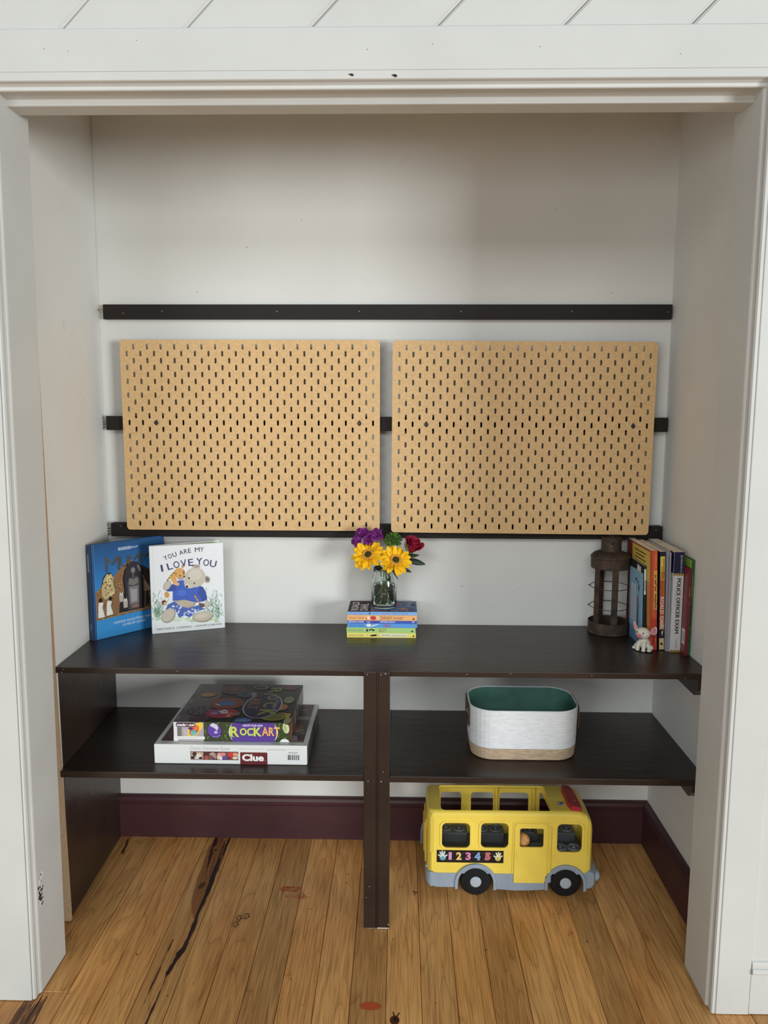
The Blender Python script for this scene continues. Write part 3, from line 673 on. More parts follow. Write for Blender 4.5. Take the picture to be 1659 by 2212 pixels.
for dx, dz, c in ((.0014, -.0014, (26, 24, 30)), (0, 0, (98, 86, 66))):
    p.text('M', .047 + dx, .196 + dz, .043, .040, c, bold=-.015); p.text('U', .093 + dx, .203 + dz, .025, .029, c, bold=-.02); p.text('M', .122 + dx, .205 + dz, .033, .029, c, bold=-.02); p.text('M', .159 + dx, .207 + dz, .033, .029, c, bold=-.02); p.text('Y', .196 + dx, .205 + dz, .036, .042, c, bold=-.015)
p.text('UNWRAP AN EGYPTIAN MUMMY', .066, .036, .132, .0075, (222, 234, 244), bold=.012); p.text('LAYER BY LAYER!', .094, .025, .075, .0072, (222, 234, 244), bold=.012)
p.build('cover_print', t)
p = Print(O + T * 0.014, -T, Zv); p.rect(0.0, 0, 0.014, h, (24, 40, 72)); p.rect(.004, .03, .010, .05, (90, 120, 160)); p.rect(.004, .2, .010, .25, (150, 160, 170)); p.build('spine_print', t)

# -- white picture book, slightly open, in front
a = rad(20.7); U = V(cos(a), sin(a), 0); T = V(-sin(a), cos(a), 0); O = V(-0.7115, -0.1335, ZD + 0.0004); w, h = 0.2125, 0.2625
t = thing('picture_book', 'white hardback with a teddy bear in a blue jumper on its cover', 'book', O)
WC = mat('white_cover', (226, 229, 232), 0.35)
bm = bmesh.new(); obox(bm, O, U, T, Zv, w, 0.0024, h, 0.0008, 1); obox(bm, O + T * .001, U, T, Zv, 0.0024, 0.010, h, .0008, 1)
ab = a + rad(10.5); Ub = V(cos(ab), sin(ab), 0); Tb = V(-sin(ab), cos(ab), 0); obox(bm, O + T * 0.011, Ub, Tb, Zv, w - .002, 0.0024, h, 0.0008, 1)
from_bm('cover', bm, WC, t)
bm = bmesh.new(); obox(bm, O + T * .0026 + U * .0026 + Zv * .0035, U, T, Zv, w - .007, .0055, h - .007); from_bm('pages', bm, PAPER, t)
p = Print(O + T * .0108 + Ub * .004 + U * 0, Ub, Zv, lift=.0); p.N = -Tb
p._add([(0, .004), (w - .01, .004), (w - .01, h - .004), (0, h - .004)], [(0, 1, 2, 3)], (176, 200, 136)); p.build('endpaper', t, INKM, 'pale green endpaper')
p = Print(O, U, Zv)
def F(px, py):   # crop pixel of the cover study -> cover coordinates
    x = (px - 80) / (1490 - 80 + (py - 200) * 0.005); top = 275 - 75 * x; bot = 1930 - 130 * x
    xs_ = (px - (80 + 75 * (py - top) / (bot - top))) / 1400
    return (0.0005 + xs_ * (w - .001), h * (1 - (py - top) / (bot - top)))
def FP(pts, c): p.poly([F(*q) for q in pts], c)
def FE(x, y, rx, ry, c, rot=0): 
    q = F(x, y); p.ell(q[0], q[1], rx * w / 1400, ry * h / 1660, c, rot)
p.rect(.0005, .0005, w - .0005, h - .0005, (234, 237, 240)); p.rect(.0092, .0005, .0098, h - .0005, (196, 200, 206))
rnd = random.Random(8)
for i in range(240):
    left = i % 2; x = rnd.gauss(250, 90) if left else rnd.gauss(1340, 100); y = 1620 - abs(rnd.gauss(0, 150 if left else 190))
    if not (150 < x < 1500) or y > 1690: continue
    q = F(x, y); l = .006 + .012 * rnd.random(); an = rad(90 + rnd.gauss(0, 40)); c = rnd.choice([(150, 184, 156), (116, 158, 124), (88, 134, 100), (176, 204, 170), (122, 160, 150), (70, 112, 86)])
    p.line([q, (min(max(q[0] + l * cos(an), .001), w - .001), q[1] + l * sin(an))], .0014, c)
for i in range(46):
    x = 220 + 1200 * rnd.random(); q = F(x, 1600 + 80 * rnd.random()); p.ell(q[0], q[1], .006, .0028, rnd.choice([(196, 220, 178), (178, 208, 164), (206, 224, 190)]), 0, 8)
for i in range(26):
    x = 1230 + 250 * rnd.random(); q = F(x, 1180 + 220 * rnd.random()); p.line([q, (min(q[0] + .003 * rnd.gauss(0, 1), w - .002), q[1] + .006)], .0007, (96, 112, 100))
BEAR, BEAR2, BLU, BLU2, ORG = (202, 192, 176), (168, 158, 146), (60, 94, 190), (50, 76, 160), (222, 166, 96)
FP([(640, 910), (740, 900), (820, 1040), (1040, 1000), (1110, 1030), (1170, 1130), (1195, 1260), (1120, 1300), (980, 1320), (760, 1270), (530, 1290), (530, 1110), (440, 1115), (370, 1080), (480, 1000)], BLU)
FP([(1040, 1000), (1110, 1030), (1170, 1130), (1195, 1260), (1110, 1300), (1010, 1150)], BLU2); FP([(480, 1010), (600, 980), (580, 1090), (440, 1115), (380, 1085)], BLU2)
FE(700, 1140, 90, 60, (76, 112, 210))
FP([(560, 1290), (760, 1265), (980, 1325), (930, 1420), (800, 1430), (640, 1380)], BEAR2); FE(760, 1340, 170, 60, (190, 178, 158), -6)
FP([(440, 1360), (560, 1300), (660, 1380), (820, 1430), (960, 1390), (1010, 1370), (1150, 1440), (1010, 1490), (860, 1600), (760, 1560), (660, 1610), (580, 1460), (480, 1420), (390, 1480)], (74, 100, 176))
for i in range(46):
    x = 470 + 560 * rnd.random(); y = 1380 + 170 * rnd.random()
    if y > 1580 - abs(x - 720) * .25: continue
    if y < 1340 + abs(x - 560) * .25: continue
    FE(x, y, 20, 17, rnd.choice([(214, 222, 238), (160, 176, 218), (196, 206, 232)]), 35)
FE(455, 1570, 120, 150, (148, 138, 126), -38); FE(450, 1562, 108, 138, BEAR, -38); FE(1110, 1590, 196, 104, (140, 130, 118), 0); FE(1108, 1582, 184, 94, (196, 184, 164), 2); FE(1090, 1570, 120, 50, (208, 198, 180), 4)
FE(425, 1000, 66, 98, BEAR2, -28); FE(425, 995, 56, 88, BEAR, -28); FE(1190, 1350, 52, 66, BEAR2); FE(1185, 1345, 44, 56, BEAR)
FE(965, 640, 84, 32, BEAR2, -8); FE(1185, 885, 56, 68, BEAR2, 20); FE(1190, 880, 34, 44, (120, 110, 104), 20)
FE(955, 850, 198, 190, BEAR, 0); FE(855, 950, 120, 100, BEAR, -40); FE(950, 800, 130, 110, (214, 206, 192)); FE(815, 1010, 62, 44, (214, 206, 194), -25)
FE(835, 862, 17, 18, (34, 30, 32)); FE(940, 960, 15, 16, (34, 30, 32)); FE(798, 1022, 26, 22, (26, 22, 24)); p.line([F(790, 1045), F(820, 1056), F(850, 1040)], .0006, (80, 70, 66))
FE(650, 770, 108, 100, ORG, 0); FE(715, 640, 22, 34, (196, 142, 80), -10); FE(580, 780, 20, 34, (190, 136, 76), 10); FE(662, 818, 14, 14, (32, 26, 24)); FE(742, 832, 17, 18, (32, 26, 24)); FE(735, 760, 14, 40, (120, 84, 56)); FE(680, 870, 60, 30, (170, 166, 158))
FE(545, 880, 46, 110, ORG, 24); FE(600, 970, 56, 32, (232, 178, 108), -14); FE(420, 1175, 44, 60, (214, 154, 88), 8)
for k in range(7): FE(430 + k * 18, 900 - k * 22, 24, 14, (198, 186, 92) if k % 2 else (120, 118, 80), 40)
FE(370, 1325, 44, 50, (120, 56, 40)); FE(390, 1345, 30, 34, (206, 186, 140)); FE(350, 1300, 20, 16, (80, 36, 30))
for k in range(8): FE(950 + k * 17, 1190 + k * 26, 16, 20, (214, 160, 100) if k % 2 else (168, 110, 70)); 
FE(1090, 1370, 60, 40, (92, 80, 84), -20)
TC = (52, 54, 86); TB = (38, 36, 92)
def arc_text(words, y_of, hh, col):
    for s_, x0, x1, sl in words:
        q0 = F(x0, y_of(x0)); ww = (x1 - x0) * w / 1400; p.text(s_, q0[0], q0[1], ww, hh, col, rot=sl, bold=.004)
arc_text([('Y', 375, 440, 22), ('O', 452, 522, 20), ('U', 535, 610, 18), ('A', 655, 732, 14), ('R', 744, 805, 10), ('E', 818, 872, 7), ('M', 945, 1035, 3), ('Y', 1045, 1110, 0)], lambda x: 535 - (x - 375) * .36 + max(0, x - 700) * .18 + max(0, x - 915) * .12, .0135, TC)
arc_text([('I', 315, 350, 8), ('L', 440, 540, 14), ('O', 558, 670, 14), ('V', 690, 800, 10), ('E', 825, 920, 4), ('Y', 975, 1090, 0), ('O', 1100, 1210, -8), ('U', 1225, 1350, -12)], lambda x: 745 - (x - 315) * .235 + max(0, x - 690) * .09 + max(0, x - 975) * .27, .0205, TB)
q = F(240, 1850); p.text('MARYANN K. CUSIMANO', q[0], q[1], .100, .0058, (62, 60, 70), bold=-.015); p.ell(.122, q[1] + .0028, .001, .001, (62, 60, 70), 0, 8); p.text('SATOMI ICHIKAWA', .1265, q[1], .077, .0058, (62, 60, 70), bold=-.015)
p.build('cover_print', t)

# -- stack of six paperbacks, spines to the front
def flat_book(x0, x1, yf, z0, z1, label, spine, depth=0.128, dx=0):
    t = thing('paperback', label, 'book', (x0, yf, z0), 'stacked paperbacks under the flower jar')
    book(t, (x0, yf, z1), (0, 1, 0), (0, 0, -1), (1, 0, 0), depth, z1 - z0, x1 - x0, mat('cover_%d_%d_%d' % spine, spine, 0.4), hard=False, pm=PAPER)
    return t, Print((x0, yf, z0), (1, 0, 0), (0, 0, 1)), z1 - z0, x1 - x0
QB = [(40, 36, 40), (190, 70, 54), (236, 232, 226), (90, 90, 100)]
z = ZD + 0.0003
t, p, th, w = flat_book(-0.1355, 0.0655, -0.1475, z, z + .0140, 'yellow-spined paperback at the bottom of the stack', (242, 226, 110))
p.rect(0, 0, w, th, (244, 230, 120)); p.text('ROALD DAHL', .006, .0038, .043, .0055, (120, 112, 96)); p.poly([(.058, .007), (.062, .0045), (.060, .007), (.062, .010)], (206, 90, 60)); p.ell(.079, .0068, .012, .0028, (40, 36, 36), 6); p.ell(.090, .008, .004, .003, (200, 190, 190)); p.rect(.099, .002, .176, .0125, (240, 238, 206))
p.text('JAMES', .101, .0032, .023, .0068, (110, 118, 84)); p.text('& THE GIANT PEACH', .126, .0035, .047, .0058, (120, 126, 100)); p.ell(.194, .0055, .003, .0024, (60, 50, 30), 30); p.build('spine_print', t, INKM)
z += .0142
t, p, th, w = flat_book(-0.1365, 0.0640, -0.1470, z, z + .0150, 'light green-spined paperback second from the bottom of the stack', (178, 214, 132))
p.rect(0, 0, w, th, (176, 212, 130)); p.text('ROALD DAHL', .005, .0045, .045, .0062, (104, 92, 74)); p.ell(.060, .0075, .003, .0045, (46, 46, 44)); p.ell(.070, .0095, .006, .0022, (60, 64, 58), 20); p.ell(.078, .008, .004, .0026, (36, 38, 36)); p.text('BOY', .095, .0030, .021, .0100, (150, 74, 40)); p.ell(.191, .0055, .003, .003, (60, 60, 40), 30); p.build('spine_print', t, INKM)
z += .0152
t, p, th, w = flat_book(-0.1330, 0.0690, -0.1450, z, z + .0120, 'bright blue-spined paperback third from the bottom of the stack', (92, 156, 226))
p.rect(0, 0, w, th, (92, 156, 226)); p.text('ROALD DAHL', .006, .0028, .042, .0062, (54, 62, 130)); p.ell(.061, .007, .007, .005, (238, 232, 236)); p.poly([(.066, .003), (.074, .004), (.092, .0105), (.088, .0110), (.072, .0075)], (226, 228, 240)); p.ell(.103, .006, .0015, .0010, (30, 30, 60)); p.text('BFG', .107, .0018, .018, .0085, (176, 56, 120), bold=.02); p.ell(.194, .006, .003, .003, (150, 150, 110), 30); p.build('spine_print', t, INKM)
z += .0122
t, p, th, w = flat_book(-0.1345, 0.0685, -0.1440, z, z + .0088, 'dark blue-spined paperback with white lettering in the stack', (66, 96, 184))
p.rect(0, 0, w, th, (64, 92, 182)); p.rect(0, 0, .01, th, (90, 130, 210)); p.text('ROALD DAHL', .006, .0022, .043, .0050, (238, 240, 246), bold=.015); p.ell(.062, .004, .006, .002, (190, 150, 180)); p.ell(.078, .005, .008, .0022, (96, 70, 130)); p.text('GOING SOLO', .096, .0022, .043, .0050, (226, 234, 246), bold=.02); p.ell(.192, .005, .004, .0026, (190, 170, 190)); p.build('spine_print', t, INKM)
z += .0090
t, p, th, w = flat_book(-0.1345, 0.0680, -0.1455, z, z + .0158, 'orange-spined paperback second from the top of the stack', (246, 180, 118))
p.rect(0, 0, w, th, (246, 182, 120)); p.text('ROALD DAHL', .006, .0048, .043, .0060, (124, 78, 54)); p.poly([(.053, .004), (.058, .0035), (.058, .0045), (.055, .0095)], (150, 96, 70)); p.ell(.062, .008, .004, .005, (246, 226, 214)); p.ell(.076, .0075, .009, .0058, (206, 62, 46)); p.poly([(.065, .016), (.069, .012), (.072, .014), (.07, .0105)], (70, 50, 50)); p.ell(.088, .008, .004, .0045, (226, 214, 206))
p.text('DANNY', .097, .0030, .034, .0100, (48, 36, 34)); p.text('THE CHAMPION', .133, .0075, .032, .0036, (96, 62, 48), bold=.02); p.text('OF THE WORLD', .133, .0035, .028, .0032, (96, 62, 48), bold=.02); p.ell(.193, .0055, .003, .003, (90, 66, 40), 30); p.build('spine_print', t, INKM)
z += .0160
t, p, th, w = flat_book(-0.1335, 0.0685, -0.1435, z, z + .0094, 'paperback on top of the stack, dark cover with white lettering under the jar', (126, 178, 232))
p.rect(0, 0, w, th, (130, 180, 234)); p.text('ROALD DAHL', .007, .0025, .042, .0048, (146, 84, 140)); p.ell(.056, .005, .0012, .0012, (30, 40, 80)); p.ell(.064, .005, .0026, .0028, (24, 50, 110)); p.line([(.072, .0035), (.092, .006)], .0010, (70, 130, 190)); p.text("GEORGE'S", .098, .0022, .028, .0056, (190, 76, 110)); p.text('MARVELLOUS MEDICINE', .128, .0024, .048, .0048, (110, 90, 150)); p.build('spine_print', t, INKM)
ZSTACK = z + .0094
p = Print((-0.1335, -0.1435, ZSTACK), (1, 0, 0), (0, 1, 0)); D_ = .128
p.rect(.0004, .0004, w - .0004, D_ - .0004, (104, 128, 168)); p.rect(.0004, .0004, .066, D_ - .0004, (58, 34, 44))
p.text('ROALD', .030, .014, .100, .022, (236, 230, 230), rot=90, bold=.02); p.text('DAHL', .058, .014, .080, .024, (236, 230, 230), rot=90, bold=.02)
rnd = random.Random(6)
for i in range(150): p.ell(.072 + .122 * rnd.random(), .006 + .116 * rnd.random(), .002 + .007 * rnd.random(), .0015 + .003 * rnd.random(), rnd.choice([(126, 146, 182), (86, 108, 150), (150, 112, 138), (166, 170, 184), (72, 84, 118), (130, 100, 120)]), rnd.gauss(0, 25), 8)
for x, y, s_, c in ((.165, .03, .012, (190, 130, 116)), (.160, .034, .006, (206, 160, 140)), (.182, .10, .010, (156, 150, 136)), (.19, .085, .006, (52, 58, 74)), (.14, .085, .016, (170, 110, 130)), (.074, .016, .008, (196, 120, 70)), (.12, .012, .006, (70, 34, 40))): p.ell(x, y, s_, s_ * .8, c, 20)
p.build('cover_print', t, INKM)

# -- row of standing books at the right end, spines to the front, some leaning left
def stand_book(name, x, yf, w, th, h, lean, label, cm, depth_dir=(0, 1, 0), hard=False, pm=None):
    s_, c_ = sin(rad(lean)), cos(rad(lean)); Zb = V(-s_, 0, c_); Tb_ = V(c_, 0, s_)
    O = V(x, yf, ZD + 0.0004); t = thing(name, label, 'book', O, 'books standing at the right end of the shelf')
    book(t, O, (0, 1, 0), Tb_, Zb, w, th, h, cm, hard=hard, pm=pm)
    spine = Print(O, Tb_, Zb); down = Print(O + Zb * h, -Zb, Tb_, lift=.0007)      # second: reads from the top downwards
    left = Print(O + V(0, w, 0), (0, -1, 0), Zb); return t, spine, down, left
# light blue activity book and a black one behind it
t, s, d, l = stand_book('picture_book', 0.6968, -0.2050, 0.108, .0045, .208, 1.6, 'thin pale blue book with lines of text on its cover, next to the lantern', mat('blue_book', (126, 170, 200), .4))
l.rect(0, 0, .108, .208, (134, 178, 206)); l.rect(.016, .058, .060, .165, (206, 214, 220)); rnd = random.Random(3)
for k in range(15): l.line([(.018 + .006 * rnd.random(), .066 + k * .0065), (.052 + .004 * rnd.random(), .064 + k * .0065)], .0016, (84, 92, 110))
l.poly([(.070, .05), (.082, .05), (.086, .11), (.080, .14), (.072, .13), (.074, .10)], (70, 62, 100)); l.poly([(.074, .108), (.082, .106), (.083, .134), (.075, .138)], (160, 64, 66))
l.poly([(.080, .160), (.090, .150), (.092, .170), (.086, .176)], (46, 60, 106)); l.ell(.060, .182, .007, .005, (52, 60, 92), 40); l.ell(.078, .178, .005, .004, (60, 64, 96), 40); l.rect(0, 0, .108, .04, (96, 140, 178)); l.rect(.098, 0, .108, .208, (146, 190, 214)); l.ell(.08, .02, .02, .012, (84, 128, 168))
l.build('cover_print', t, INKM)
t, s, d, l = stand_book('paperback', 0.7022, -0.2120, 0.121, .0050, .232, 1.7, 'thin black book between the pale blue book and the orange one', mat('black_book', (34, 32, 34), .4))
l.rect(0, 0, .121, .232, (34, 32, 34)); l.poly([(.05, .19), (.092, .19), (.092, .222), (.06, .226)], (214, 214, 216)); l.build('cover_print', t, INKM); s.rect(0, 0, .005, .232, (34, 32, 34)); s.rect(0, .15, .005, .222, (226, 226, 224)); s.rect(.0015, .16, .0035, .19, (60, 60, 60)); s.build('spine_print', t, INKM)
t, s, d, l = stand_book('paperback', 0.7115, -0.2420, 0.215, .0190, .2800, 2.3, 'orange-spined book with a yellow panel on its red cover', mat('orange_book', (206, 86, 44), .4))
s.rect(0, 0, .019, .28, (208, 92, 48)); s.rect(0, 0, .006, .28, (188, 66, 44)); s.rect(0, 0, .019, .09, (192, 62, 44)); s.rect(.010, .115, .019, .225, (232, 172, 74)); s.rect(.012, .23, .018, .27, (222, 116, 62))
rnd = random.Random(12)
for k in range(30): s.ell(.002 + .016 * rnd.random(), .005 + .27 * rnd.random(), .0015, .004, rnd.choice([(212, 100, 54), (200, 84, 46), (214, 104, 56)]), 20 * rnd.random(), 7)
s.build('spine_print', t, INKM)
d.text('BY KIRK SCRIPT', .068, .0125, .056, .0036, (62, 38, 26), bold=.02) if False else [d.rect(.068 + k * .0046, .0125, .0712 + k * .0046, .0158, (62, 38, 26)) for k in range(10) if k not in (2, 6)]
[d.rect(.122 + k * .0046, .0125, .1250 + k * .0046, .0158, (62, 38, 26)) for k in range(9)]; d.rect(.235, .007, .262, .0125, (120, 40, 34)); stuff(d.build('spine_lettering', t, INKM))
l.rect(0, 0, .215, .28, (120, 40, 44)); l.poly([(.012, .0), (.150, .0), (.215, .0), (.215, .28), (.012, .28)], (128, 44, 46)); l.rect(.05, .19, .214, .276, (214, 186, 84)); l.rect(.186, 0, .2145, .19, (206, 150, 70))
for k in range(6): l.line([(.075 + .01 * (k % 2), .262 - k * .0105), (.165 + .012 * ((k + 1) % 2), .262 - k * .0105)], .0032, (50, 40, 28))
l.build('cover_print', t, INKM)
t, s, d, l = stand_book('paperback', 0.7362, -0.2420, 0.205, .0150, .2770, 2.0, 'black-spined paperback with yellow and orange panels, white capital lettering below', mat('navy_book', (30, 34, 52), .4))
s.rect(.0012, .202, .0138, .264, (226, 200, 92)); s.rect(.0012, .058, .0138, .202, (190, 96, 48)); s.rect(.0012, .196, .0138, .222, (214, 150, 70)); s.rect(.0012, .060, .0138, .074, (206, 150, 110)); s.rect(.001, .002, .0138, .034, (216, 190, 128)); s.poly([(.006, .052), (.009, .040), (.012, .056)], (206, 202, 180)); s.ell(.0075, .018, .0032, .0044, (50, 40, 34), 30); s.rect(.0012, .194, .0138, .1955, (96, 50, 34)); s.build('spine_print', t, INKM)
for k in range(9): d.rect(.020 + k * .0062, .0095, .0246 + k * .0062, .0118, (84, 56, 34))
for k in range(6): d.rect(.042 + k * .0062, .0050, .0464 + k * .0062, .0072, (100, 56, 30))
for k in range(14): d.rect(.086 + k * .0056, .0058, .0902 + k * .0056, .0072, (120, 62, 36))
d.text('ROALD', .126, .0025, .048, .0096, (240, 226, 216), bold=.02); d.text('DAHL', .181, .0025, .036, .0096, (240, 226, 216), bold=.02); d.build('spine_lettering', t, INKM)
t, s, d, l = stand_book('magazine', 0.7520, -0.2500, 0.205, .0035, .2760, 1.6, 'thin pale grey booklet next to the black-spined paperback', mat('grey_booklet', (176, 178, 188), .4)); s.rect(.001, .005, .0025, .27, (120, 122, 132)); s.build('spine_print', t, INKM)
t, s, d, l = stand_book('magazine', 0.7560, -0.2510, 0.205, .0040, .2760, 1.2, 'thin pale grey booklet leaning on the thick exam book', mat('grey_booklet', (176, 178, 188), .4)); s.rect(.0005, .005, .0014, .27, (96, 96, 110)); s.build('spine_print', t, INKM)
t, s, d, l = stand_book('exam_book', 0.7608, -0.2590, 0.222, .0278, .2795, 0.25, 'thick white exam guide with a navy band at the top of its spine', mat('exam_cover', (214, 214, 214), .35))
s.rect(.0001, .0001, .0277, .2794, (214, 214, 214)); s.rect(.0002, .2205, .0276, .2795, (26, 28, 66)); s.rect(.0002, .2140, .0276, .2205, (196, 178, 110)); s.rect(.0002, 0, .0276, .006, (190, 164, 74))
for k in range(4): s.rect(.002 + k * .0066, .215, .005 + k * .0066, .2195, (90, 84, 60)); s.rect(.003 + k * .0066, .001, .006 + k * .0066, .005, (96, 78, 40))
s.build('spine_print', t); d.text("BARRON'S", .009, .0175, .047, .0052, (206, 208, 222)); d.text('POLICE OFFICER EXAM', .073, .0105, .153, .0104, (28, 28, 30), bold=.09); d.text('4TH EDITION', .243, .0140, .026, .0034, (90, 90, 94)); d.line([(.10, .0060), (.15, .0060)], .0006, (150, 150, 154)); d.build('spine_lettering', t)
l.rect(.19, .001, .2215, .2785, (206, 208, 208)); l.rect(.19, .2205, .2215, .2785, (30, 32, 66)); l.build('cover_print', t)
t, s, d, l = stand_book('picture_book', 0.7892, -0.2920, 0.235, .0082, .2400, 0.0, 'dark red hardback with a white barcode sticker low on its cover', mat('red_book', (112, 34, 40), .4), hard=True)
l.rect(.0003, .0005, .2345, .2395, (122, 38, 44)); l.rect(.208, .030, .229, .072, (222, 222, 220)); [l.rect(.211, .036 + k * .0036, .226, .0378 + k * .0036, (52, 52, 54)) for k in range(8)]; l.build('cover_print', t); d.rect(.05, .003, .075, .0045, (176, 120, 110)); d.rect(.09, .003, .10, .0045, (150, 80, 80)); stuff(d.build('spine_lettering', t))
t, s, d, l = stand_book('picture_book', 0.7976, -0.2860, 0.240, .0085, .2630, 0.0, 'tall green picture book against the right wall', mat('green_book', (44, 98, 44), .4), hard=True)
l.rect(.0003, .0005, .2395, .2625, (126, 164, 66)); l.rect(.228, .0005, .2395, .2625, (164, 190, 74)); l.build('cover_print', t); rnd = random.Random(21)
for k in range(40): s.ell(.001 + .0065 * rnd.random(), .005 + .25 * rnd.random(), .001, .004, rnd.choice([(34, 76, 36), (58, 118, 56), (28, 62, 32)]), 0, 7)
s.build('spine_print', t); d.rect(.04, .003, .10, .0055, (92, 140, 86)); d.rect(.12, .003, .18, .0055, (24, 52, 28)); stuff(d.build('spine_lettering', t))

# ------------------------------------------------------------------ board game boxes on the left shelf
def box_lid(t, name, a, b, cm, lidfrac=1.0):
    bm = bmesh.new(); box(bm, a, b, .0014, 2); return from_bm(name, bm, cm, t)
x0, x1, y0, y1, z0, z1 = -0.6325, -0.2250, -0.3925, -0.1000, ZS + .0003, ZS + .0545
t = thing('board_game_box', 'long white detective board game box at the bottom of the pile', 'game box', (x0, y0, z0))
WB = mat('white_box', (226, 229, 228), .45)
bm = bmesh.new(); box(bm, (x0 + .002, y0 + .002, z0), (x1 - .002, y1 - .002, z0 + .046), .001); from_bm('base', bm, WB, t)
bm = bmesh.new(); box(bm, (x0, y0, z0 + .0012), (x1, y1, z1), .0014); from_bm('lid', bm, WB, t)
p = Print((x0, y0, z0), (1, 0, 0), (0, 0, 1)); H_ = z1 - z0
p.text('Classic Detective Game', .0965, .0400, .106, .0088, (112, 108, 104), bold=-.02)
p.rect(.097, .0120, .2245, .0355, (92, 44, 50)); rnd = random.Random(14)
p.rect(.0985, .0135, .131, .034, (186, 168, 146)); p.ell(.108, .028, .006, .006, (70, 44, 40)); p.ell(.119, .024, .007, .006, (228, 216, 200)); p.ell(.104, .018, .006, .004, (40, 32, 34)); p.ell(.124, .017, .005, .003, (40, 32, 34)); p.ell(.113, .0165, .006, .003, (220, 214, 206))
p.rect(.133, .0135, .168, .034, (86, 40, 46)); p.ell(.1395, .018, .006, .006, (170, 84, 80)); p.ell(.155, .027, .008, .006, (186, 160, 148), 20); p.ell(.151, .019, .006, .007, (120, 84, 84)); p.ell(.162, .023, .004, .008, (160, 140, 130))
p.rect(.168, .0135, .198, .034, (120, 70, 84)); p.ell(.176, .026, .008, .006, (222, 166, 150)); p.ell(.172, .019, .005, .0055, (236, 206, 170)); p.ell(.184, .028, .007, .005, (216, 140, 130)); p.ell(.187, .018, .010, .005, (80, 84, 150)); p.ell(.178, .017, .004, .005, (226, 222, 230))
p.rect(.198, .0135, .2235, .034, (170, 72, 66)); p.ell(.203, .027, .006, .006, (210, 60, 56)); p.ell(.216, .028, .006, .005, (214, 160, 130)); p.ell(.215, .018, .006, .004, (206, 224, 196)); p.ell(.2, .018, .005, .004, (120, 46, 60)); p.ell(.222, .022, .0015, .008, (236, 200, 160))
p.poly(rrect(.2295, .0006, .3020, .0345, .002, 3), (104, 36, 42)); p.text('Clue', .2345, .0100, .058, .0195, (240, 240, 238), bold=.045); p.text('TM', .294, .0105, .004, .002, (220, 200, 200))
p.line([(.228, .044), (.296, .0438)], .0006, (176, 176, 176)); p.line([(.30, .0425), (.350, .0422)], .0010, (140, 140, 142)); p.line([(.35, .0435), (.39, .0432)], .0005, (190, 190, 190))
p.rect(.350, .0115, .3895, .0335, (226, 229, 230))
for k in range(18):
    ww = rnd.choice([.0006, .001, .0016]); xx = .355 + k * .0018; p.rect(xx, .0145, xx + ww, .0285, (54, 54, 58) if k < 3 or k % 3 else (150, 150, 154))
p.rect(.357, .0345, .383, .0358, (130, 130, 130)); p.rect(.359, .0315, .381, .0325, (150, 150, 150)); p.build('front_print', t)
p = Print((x0, y0, z1), (1, 0, 0), (0, 1, 0)); w, dd = x1 - x0, y1 - y0
p.rect(.012, .021, w - .012, dd - .006, (74, 40, 40)); p.rect(.304, .175, w - .013, .195, (150, 146, 132)); p.rect(.304, .021, w - .014, .170, (56, 36, 36)); p.rect(.304, .205, w - .013, dd - .010, (72, 36, 40))
p.ell(.352, .115, .030, .040, (120, 70, 54)); p.ell(.350, .150, .026, .018, (96, 56, 44)); p.ell(.34, .118, .010, .012, (150, 92, 70)); p.ell(.362, .105, .012, .010, (158, 100, 76)); p.ell(.345, .09, .014, .006, (88, 44, 38)); p.poly([(.306, .024), (.34, .024), (.33, .07), (.31, .085)], (58, 38, 66)); p.poly([(.34, .030), (.378, .034), (.372, .066), (.344, .060)], (150, 146, 160)); p.poly([(.358, .066), (.392, .072), (.39, .098), (.37, .09)], (96, 98, 80)); p.rect(.305, .021, w - .013, .032, (140, 112, 88)); p.line([(.365, .088), (.385, .105)], .004, (200, 196, 190))
p.rect(.015, .03, .05, .12, (64, 38, 36)); p.rect(.015, .13, .05, .27, (84, 52, 46)); p.ell(.034, .06, .012, .02, (96, 60, 50))
p.line([(.322, .243), (.326, .256), (.333, .250), (.338, .238), (.346, .244), (.352, .236), (.36, .246), (.37, .242), (.382, .254)], .0022, (196, 186, 180))
p.text('PARKER BROTHERS', .312, .007, .062, .006, (80, 76, 74)); p.text('AGES 8 TO ADULT', .016, .007, .05, .006, (80, 76, 74)); p.build('lid_print', t)
p = Print((x1, y0, z0), (0, 1, 0), (0, 0, 1)); p.rect(.0, .002, dd, H_ - .001, (70, 62, 60)); p.rect(.0, .002, .01, H_ - .001, (214, 216, 214)); p.line([(0, .046), (dd, .046)], .0016, (200, 198, 194)); p.build('side_print', t)
ZC = z1
x0, x1, y0, y1, z0, z1 = -0.5850, -0.2735, -0.3720, -0.0860, ZC + .0003, ZC + .0545
t = thing('craft_kit_box', 'colourful rock painting kit box lying on the white game box', 'game box', (x0, y0, z0))
bm = bmesh.new(); box(bm, (x0, y0, z0), (x1, y1, z1), .0012); from_bm('carton', bm, mat('dark_box', (52, 56, 44), .4), t)
p = Print((x0, y0, z0), (1, 0, 0), (0, 0, 1)); w, H_ = x1 - x0, z1 - z0; rnd = random.Random(31)
GR = [(58, 74, 40), (84, 112, 52), (112, 146, 66), (44, 52, 34), (72, 90, 48), (134, 166, 84)]
def R(px): return px * w / 1090
p.rect(.0004, .0004, w - .0004, H_ - .0004, (54, 66, 40))
for i in range(210):
    x = .085 + .22 * rnd.random(); z = .004 + .046 * rnd.random(); l = .004 + .008 * rnd.random(); an = rad(90 + rnd.gauss(0, 55))
    p.line([(x, z), (min(x + l * cos(an), w - .001), min(max(z + l * sin(an), .001), H_ - .001))], .0012, rnd.choice(GR))
